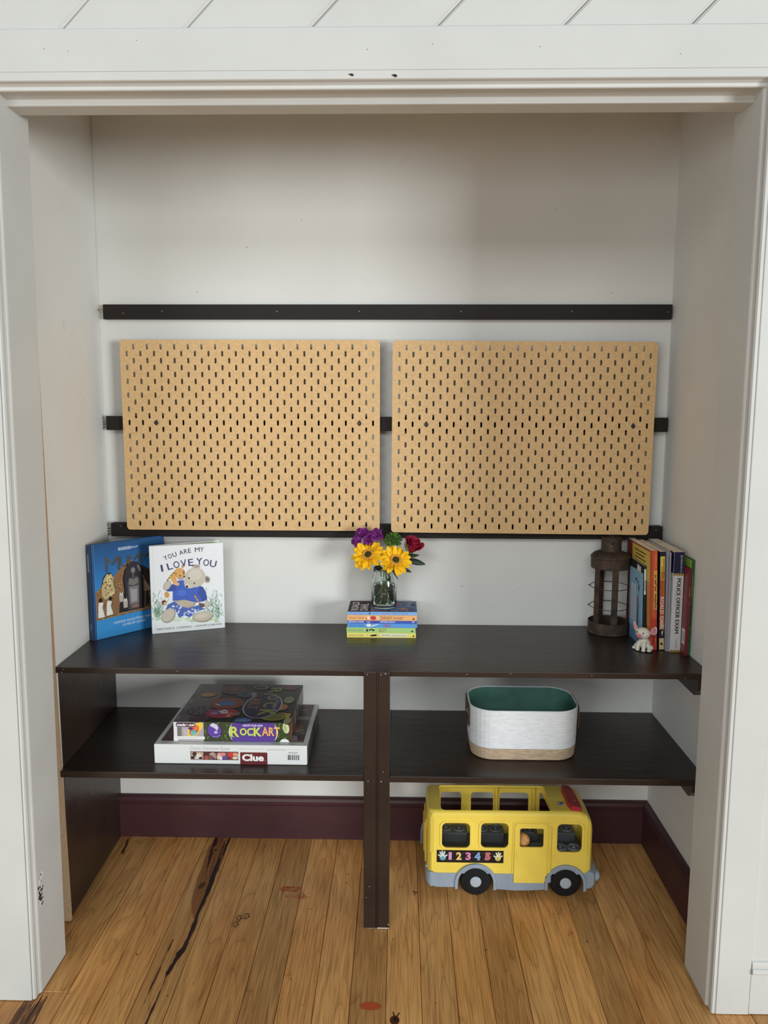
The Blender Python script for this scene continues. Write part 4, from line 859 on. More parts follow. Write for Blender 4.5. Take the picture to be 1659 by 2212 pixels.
p.rect(.0006, .0006, .010, H_ - .0006, (226, 226, 226)); p.rect(.010, .0006, .0815, H_ - .0006, (176, 168, 170)); p.rect(.010, .014, .022, .04, (118, 112, 116)); p.rect(.028, .016, .046, .036, (188, 182, 184)); p.rect(.0, .0006, .012, .012, (230, 230, 230))
p.ell(.055, .030, .014, .0225, (232, 200, 84), -38); p.ell(.070, .042, .0085, .014, (238, 206, 74), -20); p.ell(.056, .031, .0105, .017, (206, 84, 64), -38); p.ell(.054, .024, .0085, .008, (110, 186, 190), 0); p.ell(.062, .038, .007, .008, (224, 120, 80)); p.line([(.046, .029), (.063, .028)], .001, (70, 40, 40)); p.ell(.046, .036, .006, .004, (80, 44, 90))
p.poly(rrect(.0075, .0405, .0590, .0520, .0025, 3), (58, 36, 70)); p.text('made', .0100, .0425, .0235, .0072, (244, 240, 236), bold=.05); p.text('by', .0350, .0432, .0055, .0055, (230, 200, 220), bold=.03); p.text('me!', .0420, .0425, .0150, .0072, (246, 232, 190), bold=.05)
p.ell(.110, .030, .0200, .0215, (40, 30, 70), 30); p.ell(.110, .031, .0185, .0200, (92, 66, 160), 30); p.poly([(.098, .047), (.107, .052), (.118, .047), (.121, .038), (.117, .030), (.110, .038), (.101, .042)], (212, 208, 226)); p.ell(.114, .026, .005, .0035, (200, 190, 226)); p.line([(.104, .014), (.116, .012), (.126, .018)], .0022, (150, 132, 206))
p.poly(rrect(.008, .006, .0840, .0140, .003, 3), (230, 231, 230)); p.text('CONTENTS AND COLOURS MAY VARY', .018, .0085, .045, .0024, (150, 150, 152)); p.ell(.012, .0100, .001, .001, (60, 60, 64), 0, 8)
def oval(cx, cy, rx, ry, c): p.poly([(cx + rx * max(-1, min(1, 1.25 * cos(2 * pi * i / 40))), cy + ry * max(-1, min(1, 1.6 * sin(2 * pi * i / 40))) ) for i in range(40)], c)
p.ell(.2145, .0270, .0680, .0420, (0, 0, 0)) if False else None
def clipell(cx, cy, rx, ry, c, x0_=None, x1_=None):
    pts = [(cx + rx * cos(2 * pi * i / 60), min(max(cy + ry * sin(2 * pi * i / 60), .0008), H_ - .0008)) for i in range(60)]; p.poly(pts, c)
clipell(.2145, .0275, .0660, .046, (236, 236, 238)); clipell(.2145, .0275, .0610, .052, (56, 70, 42)) if False else clipell(.2145, .0275, .0625, .055, (88, 60, 146))
p.poly(rrect(.1620, .0012, .2670, H_ - .0012, .010, 4), (88, 60, 148))
p.text('CREATE YOUR OWN', .186, .0430, .0535, .0058, (226, 218, 238), bold=.03)
def duo(s_, x, z, ww, hh, c1, c2):
    p.text(s_, x - .0007, z - .0009, ww, hh, (44, 40, 60), bold=.05); p.text(s_, x, z, ww, hh, c1, bold=.03)
    if c2: p.text(s_, x + ww * .06, z + hh * .42, ww * .9, hh * .5, c2, bold=-.02) if False else None
duo('R', .1525, .0135, .0240, .0290, (200, 218, 92), None); duo('O', .1780, .0180, .0185, .0205, (206, 222, 96), None); duo('C', .1970, .0175, .0185, .0215, (196, 216, 110), None); duo('K', .2155, .0160, .0210, .0250, (206, 222, 96), None)
p.line([(.155, .015), (.163, .015)], .003, (130, 190, 150)); p.line([(.200, .0185), (.210, .0185)], .002, (150, 204, 180)); p.line([(.230, .0165), (.235, .0165)], .002, (140, 196, 170))
duo('A', .2370, .0175, .0180, .0250, (240, 172, 104), None); duo('R', .2555, .0175, .0150, .0240, (240, 180, 112), None); duo('T', .2690, .0180, .0165, .0240, (238, 190, 120), None)
p.ell(.302, .040, .0085, .0150, (206, 214, 176), 10); p.ell(.300, .040, .004, .010, (170, 190, 120), 10); p.poly([(.284, .0008), (.290, .008), (.300, .010), (.308, .006), (.3105, .0008)], (232, 236, 232)); p.ell(.134, .002, .006, .0012, (120, 70, 70)); p.build('front_print', t)
p = Print((x0, y0, z1), (1, 0, 0), (0, 1, 0)); dd = y1 - y0
p.rect(.0004, .0004, w - .0004, dd - .0004, (34, 36, 30)); p.poly([(.0006, .0006), (.085, .0006), (.095, .06), (.075, .12), (.085, .19), (.07, dd - .001), (.0006, dd - .001)], (104, 96, 98))
for k in range(7): p.rect(.002, .01 + k * .04, .012 + .004 * (k % 2), .038 + k * .04, [(132, 124, 124), (92, 84, 88), (120, 112, 112)][k % 3])
for i in range(150):
    x = .09 + .215 * rnd.random(); y = .004 + .06 * rnd.random(); l = .004 + .008 * rnd.random(); an = rad(90 + rnd.gauss(0, 55)); p.line([(x, y), (min(x + l * cos(an), w - .002), y + abs(l * sin(an)))], .0013, rnd.choice(GR[:1] + GR[3:5] + [(40, 48, 32)]))
def stone(x, y, rx, ry, c, cc=None, rot=0):
    p.ell(x + .002, y - .003, rx * 1.04, ry * 1.04, (24, 20, 20), rot); p.ell(x, y, rx, ry, c, rot, 26)
    if cc: p.ell(x - rx * .12, y - ry * .05, rx * .62, ry * .6, cc, rot)
stone(.052, .075, .034, .032, (62, 46, 62)); 
for k in range(12): p.line([(.052, .075), (.052 + .03 * cos(k * .52), .075 + .028 * sin(k * .52))], .0013, (126, 106, 120))
for k in range(9): p.ell(.052 + .026 * cos(k * .7 + 3), .075 + .022 * sin(k * .7 + 3), .0025, .0025, (180, 172, 180), 0, 8)
stone(.118, .060, .045, .034, (170, 40, 66)); p.ell(.105, .066, .022, .016, (126, 84, 130)); p.poly([(.104, .072), (.118, .086), (.128, .080), (.134, .058), (.118, .056)], (216, 206, 206)); p.ell(.122, .070, .0028, .003, (30, 40, 70)); p.ell(.142, .056, .010, .010, (214, 110, 80)); p.ell(.138, .04, .007, .005, (240, 160, 140)); p.ell(.096, .058, .010, .008, (170, 130, 170))
stone(.116, .132, .048, .042, (142, 62, 42)); p.poly([(.082, .126), (.096, .146), (.112, .164), (.120, .150), (.144, .136), (.138, .118), (.104, .112)], (66, 110, 160)); p.poly([(.080, .128), (.092, .116), (.100, .112), (.094, .124)], (206, 200, 186)); p.ell(.106, .142, .005, .004, (26, 44, 84)); p.ell(.112, .154, .004, .004, (26, 44, 84))
stone(.112, .238, .038, .034, (104, 58, 58), (84, 42, 44)); p.ell(.114, .240, .014, .012, (122, 74, 66)); stone(.154, .206, .028, .028, (50, 64, 92)); p.ell(.152, .206, .009, .011, (30, 34, 60)); p.line([(.162, .206), (.176, .212)], .003, (120, 136, 160)); stone(.046, .196, .022, .016, (176, 138, 52), None, 5); stone(.064, .018, .026, .020, (74, 48, 60), None); stone(.19, .262, .024, .020, (120, 100, 90), (40, 34, 34)); p.ell(.22, .274, .008, .006, (130, 104, 88))
stone(.276, .262, .024, .020, (120, 40, 38)); stone(.287, .162, .015, .026, (146, 140, 98)); stone(.274, .108, .017, .024, (176, 110, 60)); p.ell(.268, .104, .007, .007, (206, 160, 70)); stone(.262, .036, .034, .024, (140, 142, 60)); p.ell(.262, .036, .026, .017, (120, 116, 46)); p.poly([(.272, .066), (.308, .062), (.306, .036), (.296, .032), (.292, .052)], (206, 160, 64)); stone(.304, .012, .010, .022, (176, 178, 120)); stone(.184, .012, .024, .018, (70, 110, 170)); p.ell(.184, .012, .012, .008, (120, 150, 190))
for k in range(7): p.line([(.166 + k * .006, .004), (.170 + k * .006, .016)], .0016, (150, 176, 206))
p.ell(.219, .118, .054, .092, (206, 204, 208), 0, 40); p.ell(.219, .118, .051, .089, (44, 34, 74), 0, 40)
for s_, x, y, ww, hh, c in (('R', .208, .218, .052, .034, (140, 146, 52)), ('O', .210, .168, .042, .032, (132, 138, 60)), ('C', .208, .112, .042, .036, (140, 146, 58)), ('K', .204, .052, .05, .046, (150, 158, 60))):
    p.text(s_, x + .012, y + ww - .012, ww * .9, hh * 1.0, c, rot=-90, bold=.03)
for s_, y in (('A', .150), ('R', .122), ('T', .094)): p.text(s_, .178, y + .022, .024, .030, (150, 96, 56), rot=-90, bold=.03)
p.text('CREATE YOUR OWN', .250, .160, .09, .010, (150, 138, 170), rot=-90, bold=.02); p.ell(.192, .20, .014, .022, (74, 36, 44)); p.ell(.178, .205, .008, .012, (150, 136, 136)); p.ell(.182, .19, .007, .010, (140, 124, 124))
p.text('12', .166, .046, .018, .014, (150, 148, 136), rot=90, bold=.05)
for k, (x, ww) in enumerate(((.162, .05), (.172, .056), (.183, .05))): p.text(['TRANSFERS', 'WATERPROOF', 'BRUSHES'][k], x, .110, ww, .0065, (120, 118, 108), rot=90)
p.text('INCLUDES', .152, .020, .05, .0065, (128, 126, 116), rot=90); p.text('ROCKS', .182, .050, .028, .005, (120, 118, 108), rot=90); p.text('AGES 6+', .297, .22, .04, .008, (84, 80, 74), rot=90); p.build('lid_print', t)
p = Print((x1, y0, z0), (0, 1, 0), (0, 0, 1)); p.rect(.0005, .0005, dd - .0005, H_ - .0005, (92, 84, 82)); p.rect(.0005, .0005, .05, H_ - .0005, (150, 92, 66)); p.rect(.05, .0005, .09, H_ - .0005, (70, 56, 52)); [p.rect(.1 + k * .02, .01, .115 + k * .02, .045, [(126, 120, 116), (70, 66, 66), (110, 104, 100)][k % 3]) for k in range(9)]; p.build('side_print', t)

# ------------------------------------------------------------------ lidless storage basket
t = thing('storage_basket', 'white rope basket with a green lining and a beige band at its foot', 'basket', (0.357, -0.258, ZS))
def ring(x0, y0, x1, y1, r, z, n=8): return [(a, b, z) for a, b in rrect(x0, y0, x1, y1, r, n)]
def loft(bm, rings, close_top=False, close_bot=False):
    rows = [[bm.verts.new(q) for q in r] for r in rings]; n = len(rows[0])
    for a, b in zip(rows[:-1], rows[1:]):
        for i in range(n): bm.faces.new((a[i], a[(i + 1) % n], b[(i + 1) % n], b[i]))
    if close_bot: bm.faces.new(rows[0][::-1])
    if close_top: bm.faces.new(rows[-1])
    return rows
def bring(z, grow, inset=0.0):
    g = grow - inset; return ring(0.2165 - g, -0.3485 - g, 0.4990 + g, -0.1700 + g, 0.058 + g, z)
ROPE = mat('white_rope', (224, 227, 230), 0.85, 0.15, var=0.035, vscale=40, bump=0.45, bscale=90, stretch=(1, 1, 6))
JUTE = mat('jute_rope', (188, 166, 140), 0.9, 0.1, var=0.10, vscale=60, bump=0.6, bscale=110, stretch=(1, 1, 5))
TEAL = mat('green_lining', (84, 128, 116), 0.8, 0.2, var=0.05, vscale=30)
ZT = 0.5690
def basket_side(bm, z0, z1, g0, g1, coils):
    rings = []
    for k in range(coils * 4 + 1):
        f = k / (coils * 4); z = z0 + (z1 - z0) * f; g = g0 + (g1 - g0) * f + 0.0007 * abs(sin(pi * f * coils)); rings.append(bring(z, g))
    loft(bm, rings)
bm = bmesh.new(); basket_side(bm, 0.4635, ZT, 0.0035, 0.0070, 26)
r0 = bring(ZT, .0070); r1 = bring(ZT + .0018, .0052); r2_ = bring(ZT + .0004, .0032); r3 = bring(0.4635, -.0005); loft(bm, [r0, r1, r2_, r3]); loft(bm, [bring(.4635, -.0005), bring(.4635, .0035)])
bmesh.ops.remove_doubles(bm, verts=bm.verts[:], dist=1e-5); bmesh.ops.recalc_face_normals(bm, faces=bm.faces[:])
# slot handles on the short sides
cut = bmesh.new(); mm = curve_mesh([rrect(-0.036, 0.515, 0.036, 0.540, 0.012, 6)], 0.2, 0)
cut.from_mesh(mm); bpy.data.meshes.remove(mm); cut.transform(Matrix(((0, 0, 1, 0.2078), (1, 0, 0, -0.258), (0, 1, 0, 0), (0, 0, 0, 1))))
bmesh.ops.transform(cut, matrix=Matrix.Translation((0, 0, 0)), verts=cut.verts[:])
bmesh.ops.remove_doubles(cut, verts=cut.verts[:], dist=1e-6); bmesh.ops.recalc_face_normals(cut, faces=cut.faces[:])
cut2 = cut.copy(); bmesh.ops.scale(cut2, vec=(1, 1, 1), verts=cut2.verts[:])
bmesh.ops.translate(cut2, vec=(0.30, 0, 0), verts=cut2.verts[:])
me_ = bpy.data.meshes.new('x'); cut2.to_mesh(me_); cut2.free(); cut.from_mesh(me_) if False else bpy.data.meshes.remove(me_)
bm = modified(bm, [('BOOLEAN', dict(operation='DIFFERENCE', solver='EXACT', cutter=cut))])
from_bm('rope_wall', bm, ROPE, t, smooth=False)
bm = bmesh.new(); basket_side(bm, ZS + .003, 0.4630, 0.0, 0.0040, 9); loft(bm, [bring(ZS + .0004, -.004), bring(ZS + .003, 0.0)], close_bot=True); loft(bm, [bring(.4630, .0040), bring(.4630, -.001), bring(ZS + .006, -.003)], close_top=True); bmesh.ops.recalc_face_normals(bm, faces=bm.faces[:])
from_bm('foot_band', bm, JUTE, t, label='beige band round the foot')
bm = bmesh.new(); loft(bm, [bring(ZT - .0005, .0028), bring(.4660, -.0012), bring(ZS + .008, -.0045)], close_top=True); from_bm('lining', bm, TEAL, t, smooth=True, label='green cloth lining')
LEA = mat('brown_leather', (92, 66, 52), .6, .3, var=.08, vscale=40)
for sx, xx in ((-1, 0.2166 - .0070), (1, 0.4989 + .0070)):
    bm = bmesh.new(); loops = [rrect(-0.052, 0.5050, 0.052, 0.5675, 0.010, 5), rrect(-0.034, 0.5160, 0.034, 0.5390, 0.011, 5)[::-1]]
    plate(bm, loops, (xx + sx * .0014, -0.258, 0), (0, 1, 0), (0, 0, 1), .0008, .0003); from_bm('handle_patch', bm, LEA, t)

# ------------------------------------------------------------------ toy bus
YEL = mat('yellow_plastic', (246, 218, 92), .42, .45, var=.02, vscale=20); GREY = mat('grey_plastic', (150, 164, 178), .45, .4, var=.03, vscale=40)
DGREY = mat('dark_grey_plastic', (100, 106, 110), .55, .35, var=.06, vscale=30); BLK = mat('black_tyre', (26, 26, 27), .75, .25, var=.08, vscale=40); REDP = mat('red_plastic', (176, 34, 44), .3, .5)
YN, YF = -0.2960, -0.1290; YC = (YN + YF) / 2
bus = thing('toy_bus', 'yellow toy school bus with grey skirt and open roof', 'toy bus', (0.345, YC, 0))
def section(x, ins, ztop, zbot=0.062):
    a, b = YN + ins, YF - ins; r = 0.014; pts = [(a, zbot)]
    for k in range(7): q = pi - pi / 2 * k / 6; pts.append((a + r + r * cos(q) + (0), ztop - r + r * sin(q)))
    pts.append(((a + b) / 2, ztop + .0015))
    for k in range(7): q = pi / 2 - pi / 2 * k / 6; pts.append((b - r + r * cos(q), ztop - r + r * sin(q)))
    pts.append((b, zbot)); return [(x, y, z) for y, z in pts]
def shell(off=0.0):
    bm = bmesh.new(); S = [(0.0985, .030, .243), (.0995, .022, .247), (.1025, .012, .250), (.108, .005, .2515), (.118, .001, .252), (.13, 0, .252), (.30, 0, .2535), (.50, 0, .2535), (.528, .0005, .2505), (.546, .002, .243), (.556, .005, .231), (.561, .010, .218), (.5635, .016, .205)]
    rows = []
    for x, i, zt in S:
        xx = min(max(x, .0985 + off), .5635 - off); rows.append([bm.verts.new(q) for q in section(xx, i + off, zt - off, .062 + (off * .5 if off else 0) - (.02 if off else 0))])
    n = len(rows[0])
    for a, b in zip(rows[:-1], rows[1:]):
        for i in range(n): bm.faces.new((a[i], b[i], b[(i + 1) % n], a[(i + 1) % n]))
    bm.faces.new(rows[0]); bm.faces.new(rows[-1][::-1]); bmesh.ops.recalc_face_normals(bm, faces=bm.faces[:]); return bm
cutters = shell(.0045)
def prism_y(x0, z0, x1, z1, r, y0, y1, pts=None):
    t_ = bmesh.new(); lp = pts or rrect(x0, z0, x1, z1, r, 4); A = [t_.verts.new((a, y0, b)) for a, b in lp]; B2 = [t_.verts.new((a, y1, b)) for a, b in lp]; n = len(lp)
    for i in range(n): t_.faces.new((A[i], A[(i + 1) % n], B2[(i + 1) % n], B2[i]))
    t_.faces.new(A[::-1]); t_.faces.new(B2); bmesh.ops.recalc_face_normals(t_, faces=t_.faces[:]); return t_
body = shell()
body = modified(body, [('BOOLEAN', dict(operation='DIFFERENCE', solver='EXACT', cutter=cutters))])
for a in ((.1395, .1440, .2195, .2200, .014, -.5, YN + .03), (.2485, .1455, .3270, .2212, .014, -.5, YN + .03), (.4615, .1355, .5320, .2210, .014, -.5, YN + .03), (.3480, .05, .4330, .2170, .010, -.5, YN + .03),
          (.1445, .160, .2065, .2265, .010, YF - .03, .0), (.2355, .160, .3020, .2265, .010, YF - .03, .0), (.3215, .160, .4080, .2265, .010, YF - .03, .0)):
    body = modified(body, [('BOOLEAN', dict(operation='DIFFERENCE', solver='EXACT', cutter=prism_y(*a)))])
body = modified(body, [('BOOLEAN', dict(operation='DIFFERENCE', solver='EXACT', cutter=prism_y(0, 0, 0, 0, 0, YF - .03, .0, [(.441, .2265), (.447, .2265), (.476, .165), (.441, .160)])))])
for cx in (0.2367, 0.4893): body = modified(body, [('BOOLEAN', dict(operation='DIFFERENCE', solver='EXACT', cutter=prism_y(0, 0, 0, 0, 0, -.6, .2, [(cx + .055 * cos(2 * pi * i / 40), .042 + .055 * sin(2 * pi * i / 40)) for i in range(40)])))])
ro = bmesh.new(); lp = rrect(.1375, YN + .0095, .4495, YF - .0140, .012, 4); A = [ro.verts.new((a, b, .236)) for a, b in lp]; B2 = [ro.verts.new((a, b, .30)) for a, b in lp]; n = len(lp)
for i in range(n): ro.faces.new((A[i], A[(i + 1) % n], B2[(i + 1) % n], B2[i]))
ro.faces.new(A[::-1]); ro.faces.new(B2); bmesh.ops.recalc_face_normals(ro, faces=ro.faces[:])
body = modified(body, [('BOOLEAN', dict(operation='DIFFERENCE', solver='EXACT', cutter=ro))])
ws = bmesh.new(); box(ws, (.54, YN + .03, .14), (.60, YF - .03, .215)); body = modified(body, [('BOOLEAN', dict(operation='DIFFERENCE', solver='EXACT', cutter=ws))])
from_bm('body', body, YEL, bus)
# window rims, pillars, rails
for a in ((.1395, .1440, .2195, .2200, .014), (.2485, .1455, .3270, .2212, .014), (.4615, .1355, .5320, .2210, .014)):
    x0, z0, x1, z1, r = a; bm = bmesh.new(); plate(bm, [rrect(x0 - .005, z0 - .005, x1 + .005, z1 + .005, r + .004, 5), rrect(x0 + .0004, z0 + .0004, x1 - .0004, z1 - .0004, r, 5)[::-1]], (0, YN - .0006, 0), (1, 0, 0), (0, 0, 1), .0010, .0004); from_bm('window_rim', bm, YEL, bus)
for xx, c in ((.3105, 0), (.4210, 1)):
    bm = bmesh.new(); tube(bm, [(xx, YF - .016, .166), (xx, YF - .016, .248)], .0042, 10); from_bm('roof_post', bm, YEL, bus)
    bm = bmesh.new(); tube(bm, [(xx, YF - .016, .130), (xx, YF - .016, .172)], .0058, 10); from_bm('post_socket', bm, GREY, bus)
# door
bm = bmesh.new(); plate(bm, [[(.3435, .0435), (.4280, .0435), (.4310, .0500), (.4320, .0620), (.4350, .0700)] + rrect(.3435, .06, .4360, .2205, .012, 5)[:12] , rrect(.3575, .1500, .4245, .2070, .0065, 5)[::-1]], (0, YN - .0012, 0), (1, 0, 0), (0, 0, 1), .0020, .0005); from_bm('door', bm, YEL, bus)
bm = bmesh.new(); plate(bm, [rrect(.3385, .070, .4395, .2265, .015, 5), rrect(.3422, .062, .4372, .2220, .012, 5)[::-1]] if False else [[(.3385, .0700), (.3418, .0700), (.3418, .2105), (.3440, .2180), (.3520, .2218), (.4280, .2218), (.4360, .2180), (.4385, .2105), (.4420, .2105), (.4400, .2205), (.4300, .2258), (.3500, .2258), (.3400, .2205), (.3385, .2105)]], (0, YN - .0006, 0), (1, 0, 0), (0, 0, 1), .0012, .0004); from_bm('door_frame', bm, YEL, bus)
bm = bmesh.new(); tube(bm, [(.4435, YN - .0005, .072), (.4435, YN - .0005, .2120)], .0042, 10); from_bm('door_hinge', bm, YEL, bus)
bm = bmesh.new(); box(bm, (.4392, YN - .0045, .0450), (.4478, YN + .004, .0715), .001); from_bm('hinge_foot', bm, GREY, bus)
for a_, b_ in (((.3485, YN - .0040, .1200), (.3497, YN - .0028, .1330)), ((.5470, YN + .0020, .142), (.5482, YN + .0032, .196))):
    bm = bmesh.new(); box(bm, a_, b_); from_bm('moulded_line', bm, mat('yellow_shade_plastic', (206, 172, 48), .45), bus)
# grey skirt with arches
arch = lambda cx, r, n=18: [(cx + r * cos(pi - pi * i / n), .040 + r * sin(pi - pi * i / n)) for i in range(n + 1)]
bm = bmesh.new(); A1 = arch(.2367, .0535); A2 = arch(.4893, .0535)
out = [(.1085, .072), (.1090, .055), (.1180, .030), (.1250, .0265), (A1[0][0], .0265)] + A1 + [(A1[-1][0], .0225), (.345, .0190), (.395, .0200), (A2[0][0], .0235)] + A2 + [(A2[-1][0], .0265), (.5600, .0300), (.5690, .0420), (.5690, .0735), (.5460, .0735), (.5400, .0700), (.4400, .0700), (.4400, .0420), (.3420, .0420), (.3420, .0680), (.30, .0680), (.1240, .0680)]
plate(bm, [out], (0, YN + .0006, 0), (1, 0, 0), (0, 0, 1), .0022, .0005); plate(bm, [out], (0, YF - .0006, 0), (1, 0, 0), (0, 0, 1), .0022, .0005); from_bm('skirt', bm, GREY, bus)
for cx in (.2367, .4893):
    bm = bmesh.new(); o_ = arch(cx, .0580); i_ = arch(cx, .0505); lp = [(o_[0][0], .0235)] + o_ + [(o_[-1][0], .0215), (i_[-1][0], .0215)] + i_[::-1] + [(i_[0][0], .0235)]
    plate(bm, [lp], (0, YN - .0022, 0), (1, 0, 0), (0, 0, 1), .0034, .0006); from_bm('wheel_arch', bm, GREY, bus)
# bumpers wrap round both ends
def bumper(xe, dirn, z0, z1, name):
    bm = bmesh.new(); plan = []
    for k in range(9): q = pi / 2 * k / 8; plan.append((xe - dirn * (.020 - .020 * sin(q)), YN - .002 + .022 - .022 * cos(q)))
    plan2 = [(x, YN + YF - y) for x, y in plan[::-1]]; lp = plan + plan2; inner = [(xe - dirn * .030, YF - .004), (xe - dirn * .030, YN + .004)]; lp = lp + inner
    A = [bm.verts.new((x, y, z0 + (.008 if abs(x - xe) < .01 else 0))) for x, y in lp]; B2 = [bm.verts.new((x, y, z1)) for x, y in lp]; n = len(lp)
    for i in range(n): bm.faces.new((A[i], A[(i + 1) % n], B2[(i + 1) % n], B2[i]))
    bm.faces.new(A); bm.faces.new(B2); bmesh.ops.recalc_face_normals(bm, faces=bm.faces[:]); bmesh.ops.triangulate(bm, faces=[f for f in bm.faces if len(f.verts) > 4]); from_bm(name, bm, GREY, bus)
bumper(.0955, -1, .0280, .0700, 'rear_bumper'); bumper(.5775, 1, .0300, .0780, 'front_bumper')
for yy in (YN + .030, YF - .030):
    bm = bmesh.new(); ellipsoid(bm, (.5770, yy, .0500), (.0175, .0175, .0170)); from_bm('headlight', bm, mat('light_grey_plastic', (176, 186, 196), .35, .5), bus, smooth=True)
bm = bmesh.new(); ellipsoid(bm, (.0985, YN + .0200, .0760), (.0042, .0042, .0042), u=12, v=8); from_bm('hitch_pin', bm, mat('light_grey_plastic', (176, 186, 196), .35, .5), bus, smooth=True)
# back door in relief and its hinge bar
bm = bmesh.new(); box(bm, (.0940, YN + .040, .075), (.0990, YF - .030, .205), .004); box(bm, (.0905, YN + .052, .100), (.0945, YF - .045, .19), .003); from_bm('back_door', bm, YEL, bus)
bm = bmesh.new(); tube(bm, [(.1130, YN + .0035, .075), (.1130, YN + .0035, .128)], .0030, 8); from_bm('back_rail', bm, YEL, bus)
bm = bmesh.new(); box(bm, (.1105, YN + .001, .232), (.1165, YN + .012, .246), .003); from_bm('corner_clip', bm, YEL, bus)
bm = bmesh.new(); tube(bm, [(.0990, YN + .030, .190), (.1020, YN + .022, .236)], .0030, 8); from_bm('back_rail', bm, YEL, bus)
bm = bmesh.new(); tube(bm, [(.0930, YF - .012, .128), (.0880, YF - .020, .112), (.0880, YF - .020, .070)], .0040, 8); from_bm('tow_lever', bm, GREY, bus)
# wheels
for cx in (.2367, .4893):
    for yo, s_ in ((YN - .0045, 1), (YF + .0045, -1)):
        bm = bmesh.new(); R_ = .0438
        lathe(bm, [(.018, 0.001), (.0210, -.0008), (.030, 0.0), (.0385, 0.0012), (.0415, .0035), (R_, .0075), (R_, .0285), (.041, .032), (.018, .0335)] if s_ > 0 else [(.018, -.001), (.0210, .0008), (.030, 0), (.0385, -.0012), (.0415, -.0035), (R_, -.0075), (R_, -.0285), (.041, -.032), (.018, -.0335)], (cx, yo, .0440), 40, 'Y')
        for k in range(28):
            q = 2 * pi * k / 28; c = V(cx + R_ * cos(q), yo + s_ * .0095, .0440 + R_ * sin(q)); d_ = V(cos(q), 0, sin(q)); tt = V(-sin(q), 0, cos(q))
            obox(bm, c - d_ * .0025 - tt * .0026, tt, V(0, 1, 0) * s_, tt.cross(V(0, 1, 0) * s_), .0052, .0080, .0028) if k % 2 else obox(bm, c - d_ * .0025 - tt * .0026 + V(0, s_ * .010, 0), tt, V(0, 1, 0) * s_, tt.cross(V(0, 1, 0) * s_), .0052, .0080, .0028)
        bmesh.ops.recalc_face_normals(bm, faces=bm.faces[:]); bm.transform(Matrix.Translation((0, 0, .0005))); wh = from_bm('wheel', bm, BLK, bus)
        bm = bmesh.new(); lathe(bm, [(.0001, -.0032 * s_), (.0120, -.0026 * s_), (.0155, -.0014 * s_), (.0160, .002 * s_)], (cx, yo, .0445), 28, 'Y'); from_bm('hub_cap', bm, mat('light_grey_plastic', (176, 186, 196), .35, .5), wh)
bm = bmesh.new(); box(bm, (.118, YN + .034, .030), (.555, YF - .034, .088), .004); from_bm('chassis', bm, DGREY, bus)
bm = bmesh.new(); box(bm, (.108, YN + .006, .088), (.553, YF - .006, .096)); from_bm('cabin_floor', bm, DGREY, bus)
def seat(x0, x1, y0, y1, z):
    bm = bmesh.new(); box(bm, (x0, y0, .094), (x1, y1, z), .003); s_ = from_bm('seat', bm, DGREY, bus)
    for f in (.27, .73):
        bm = bmesh.new(); cx = x0 + (x1 - x0) * f; cy = (y0 + y1) / 2; R_ = min(.0165, (x1 - x0) * .22)
        lathe(bm, [(R_ - .003, -.002), (R_ - .0025, .004), (R_, .0045), (R_ + .0015, .002), (R_ + .002, -.002)], (cx, cy, z), 20); lathe(bm, [(.0055, -.002), (.0050, .004), (.003, .0062), (.0001, .007)], (cx, cy, z), 12); from_bm('peg_cup', bm, mat('mid_grey_plastic', (112, 120, 126), .45, .4), s_)
seat(.135, .222, YF - .058, YF - .010, .126); seat(.245, .330, YF - .058, YF - .010, .126); seat(.350, .432, YF - .050, YF - .010, .120); seat(.455, .540, YF - .058, YF - .010, .130); seat(.455, .540, YN + .012, YN + .052, .130)
bm = bmesh.new(); box(bm, (.350, YN + .012, .094), (.432, YN + .056, .1312), .002); from_bm('door_step', bm, DGREY, bus)
# light bar, sticker, screw
bm = bmesh.new(); lp = [(.4940, YN + .036), (.5010, YN + .012), (.5330, YN + .012), (.5390, YN + .030), (.5340, YF - .050), (.5240, YF - .026), (.4990, YF - .026), (.4940, YF - .046)]
A = [bm.verts.new((x, y, .2500 - max(0, x - .515) * .30)) for x, y in lp]; B2 = [bm.verts.new((.512 + (x - .512) * .78, YC + (y - YC) * .95, .2660 - max(0, x - .515) * .32)) for x, y in lp]; n = len(lp)
for i in range(n): bm.faces.new((A[i], A[(i + 1) % n], B2[(i + 1) % n], B2[i]))
bm.faces.new(A[::-1]); bm.faces.new(B2); bmesh.ops.recalc_face_normals(bm, faces=bm.faces[:]); bmesh.ops.triangulate(bm, faces=[f for f in bm.faces if len(f.verts) > 4]); bmesh.ops.bevel(bm, geom=bm.edges[:], offset=.0012, segments=1, affect='EDGES') if False else None
from_bm('roof_light', bm, REDP, bus, label='red light bar on the roof')
p = Print((.462, YN + .030, .2550), (1, 0, 0), (0, 1, 0), lift=.0004); p.poly([(.006, .0), (.028, .008), (.026, .030), (.008, .022)], (206, 200, 188)); p.poly([(.010, .010), (.020, .014), (.018, .02)], (40, 36, 40)); p.ell(.022, .022, .005, .004, (120, 40, 40)); p.ell(.014, .026, .003, .002, (50, 40, 50)); p.build('roof_sticker', bus)
p = Print((.5055, YN + .026, .2650), (1, 0, 0), (0, 1, 0), lift=.0016); p.rect(.003, .012, .004, .026, (196, 150, 156)); p.rect(.003, .012, .014, .013, (196, 150, 156)); p.rect(.010, .015, .014, .024, (196, 150, 156)); p.build('light_decal', bus)
p = Print((.1263, YN, .1000), (1, 0, 0), (0, 0, 1), lift=.0006); p.rect(0, 0, .1876, .0370, (20, 18, 22))
for k in range(26): p.line([(.004 + .17 * rnd.random(), .006 + .026 * rnd.random()) for _ in range(2)], .0004, (58, 54, 58)) if k < 8 else p.ell(.02 + .15 * rnd.random(), .006 + .026 * rnd.random(), .006, .0004, (70, 66, 70))
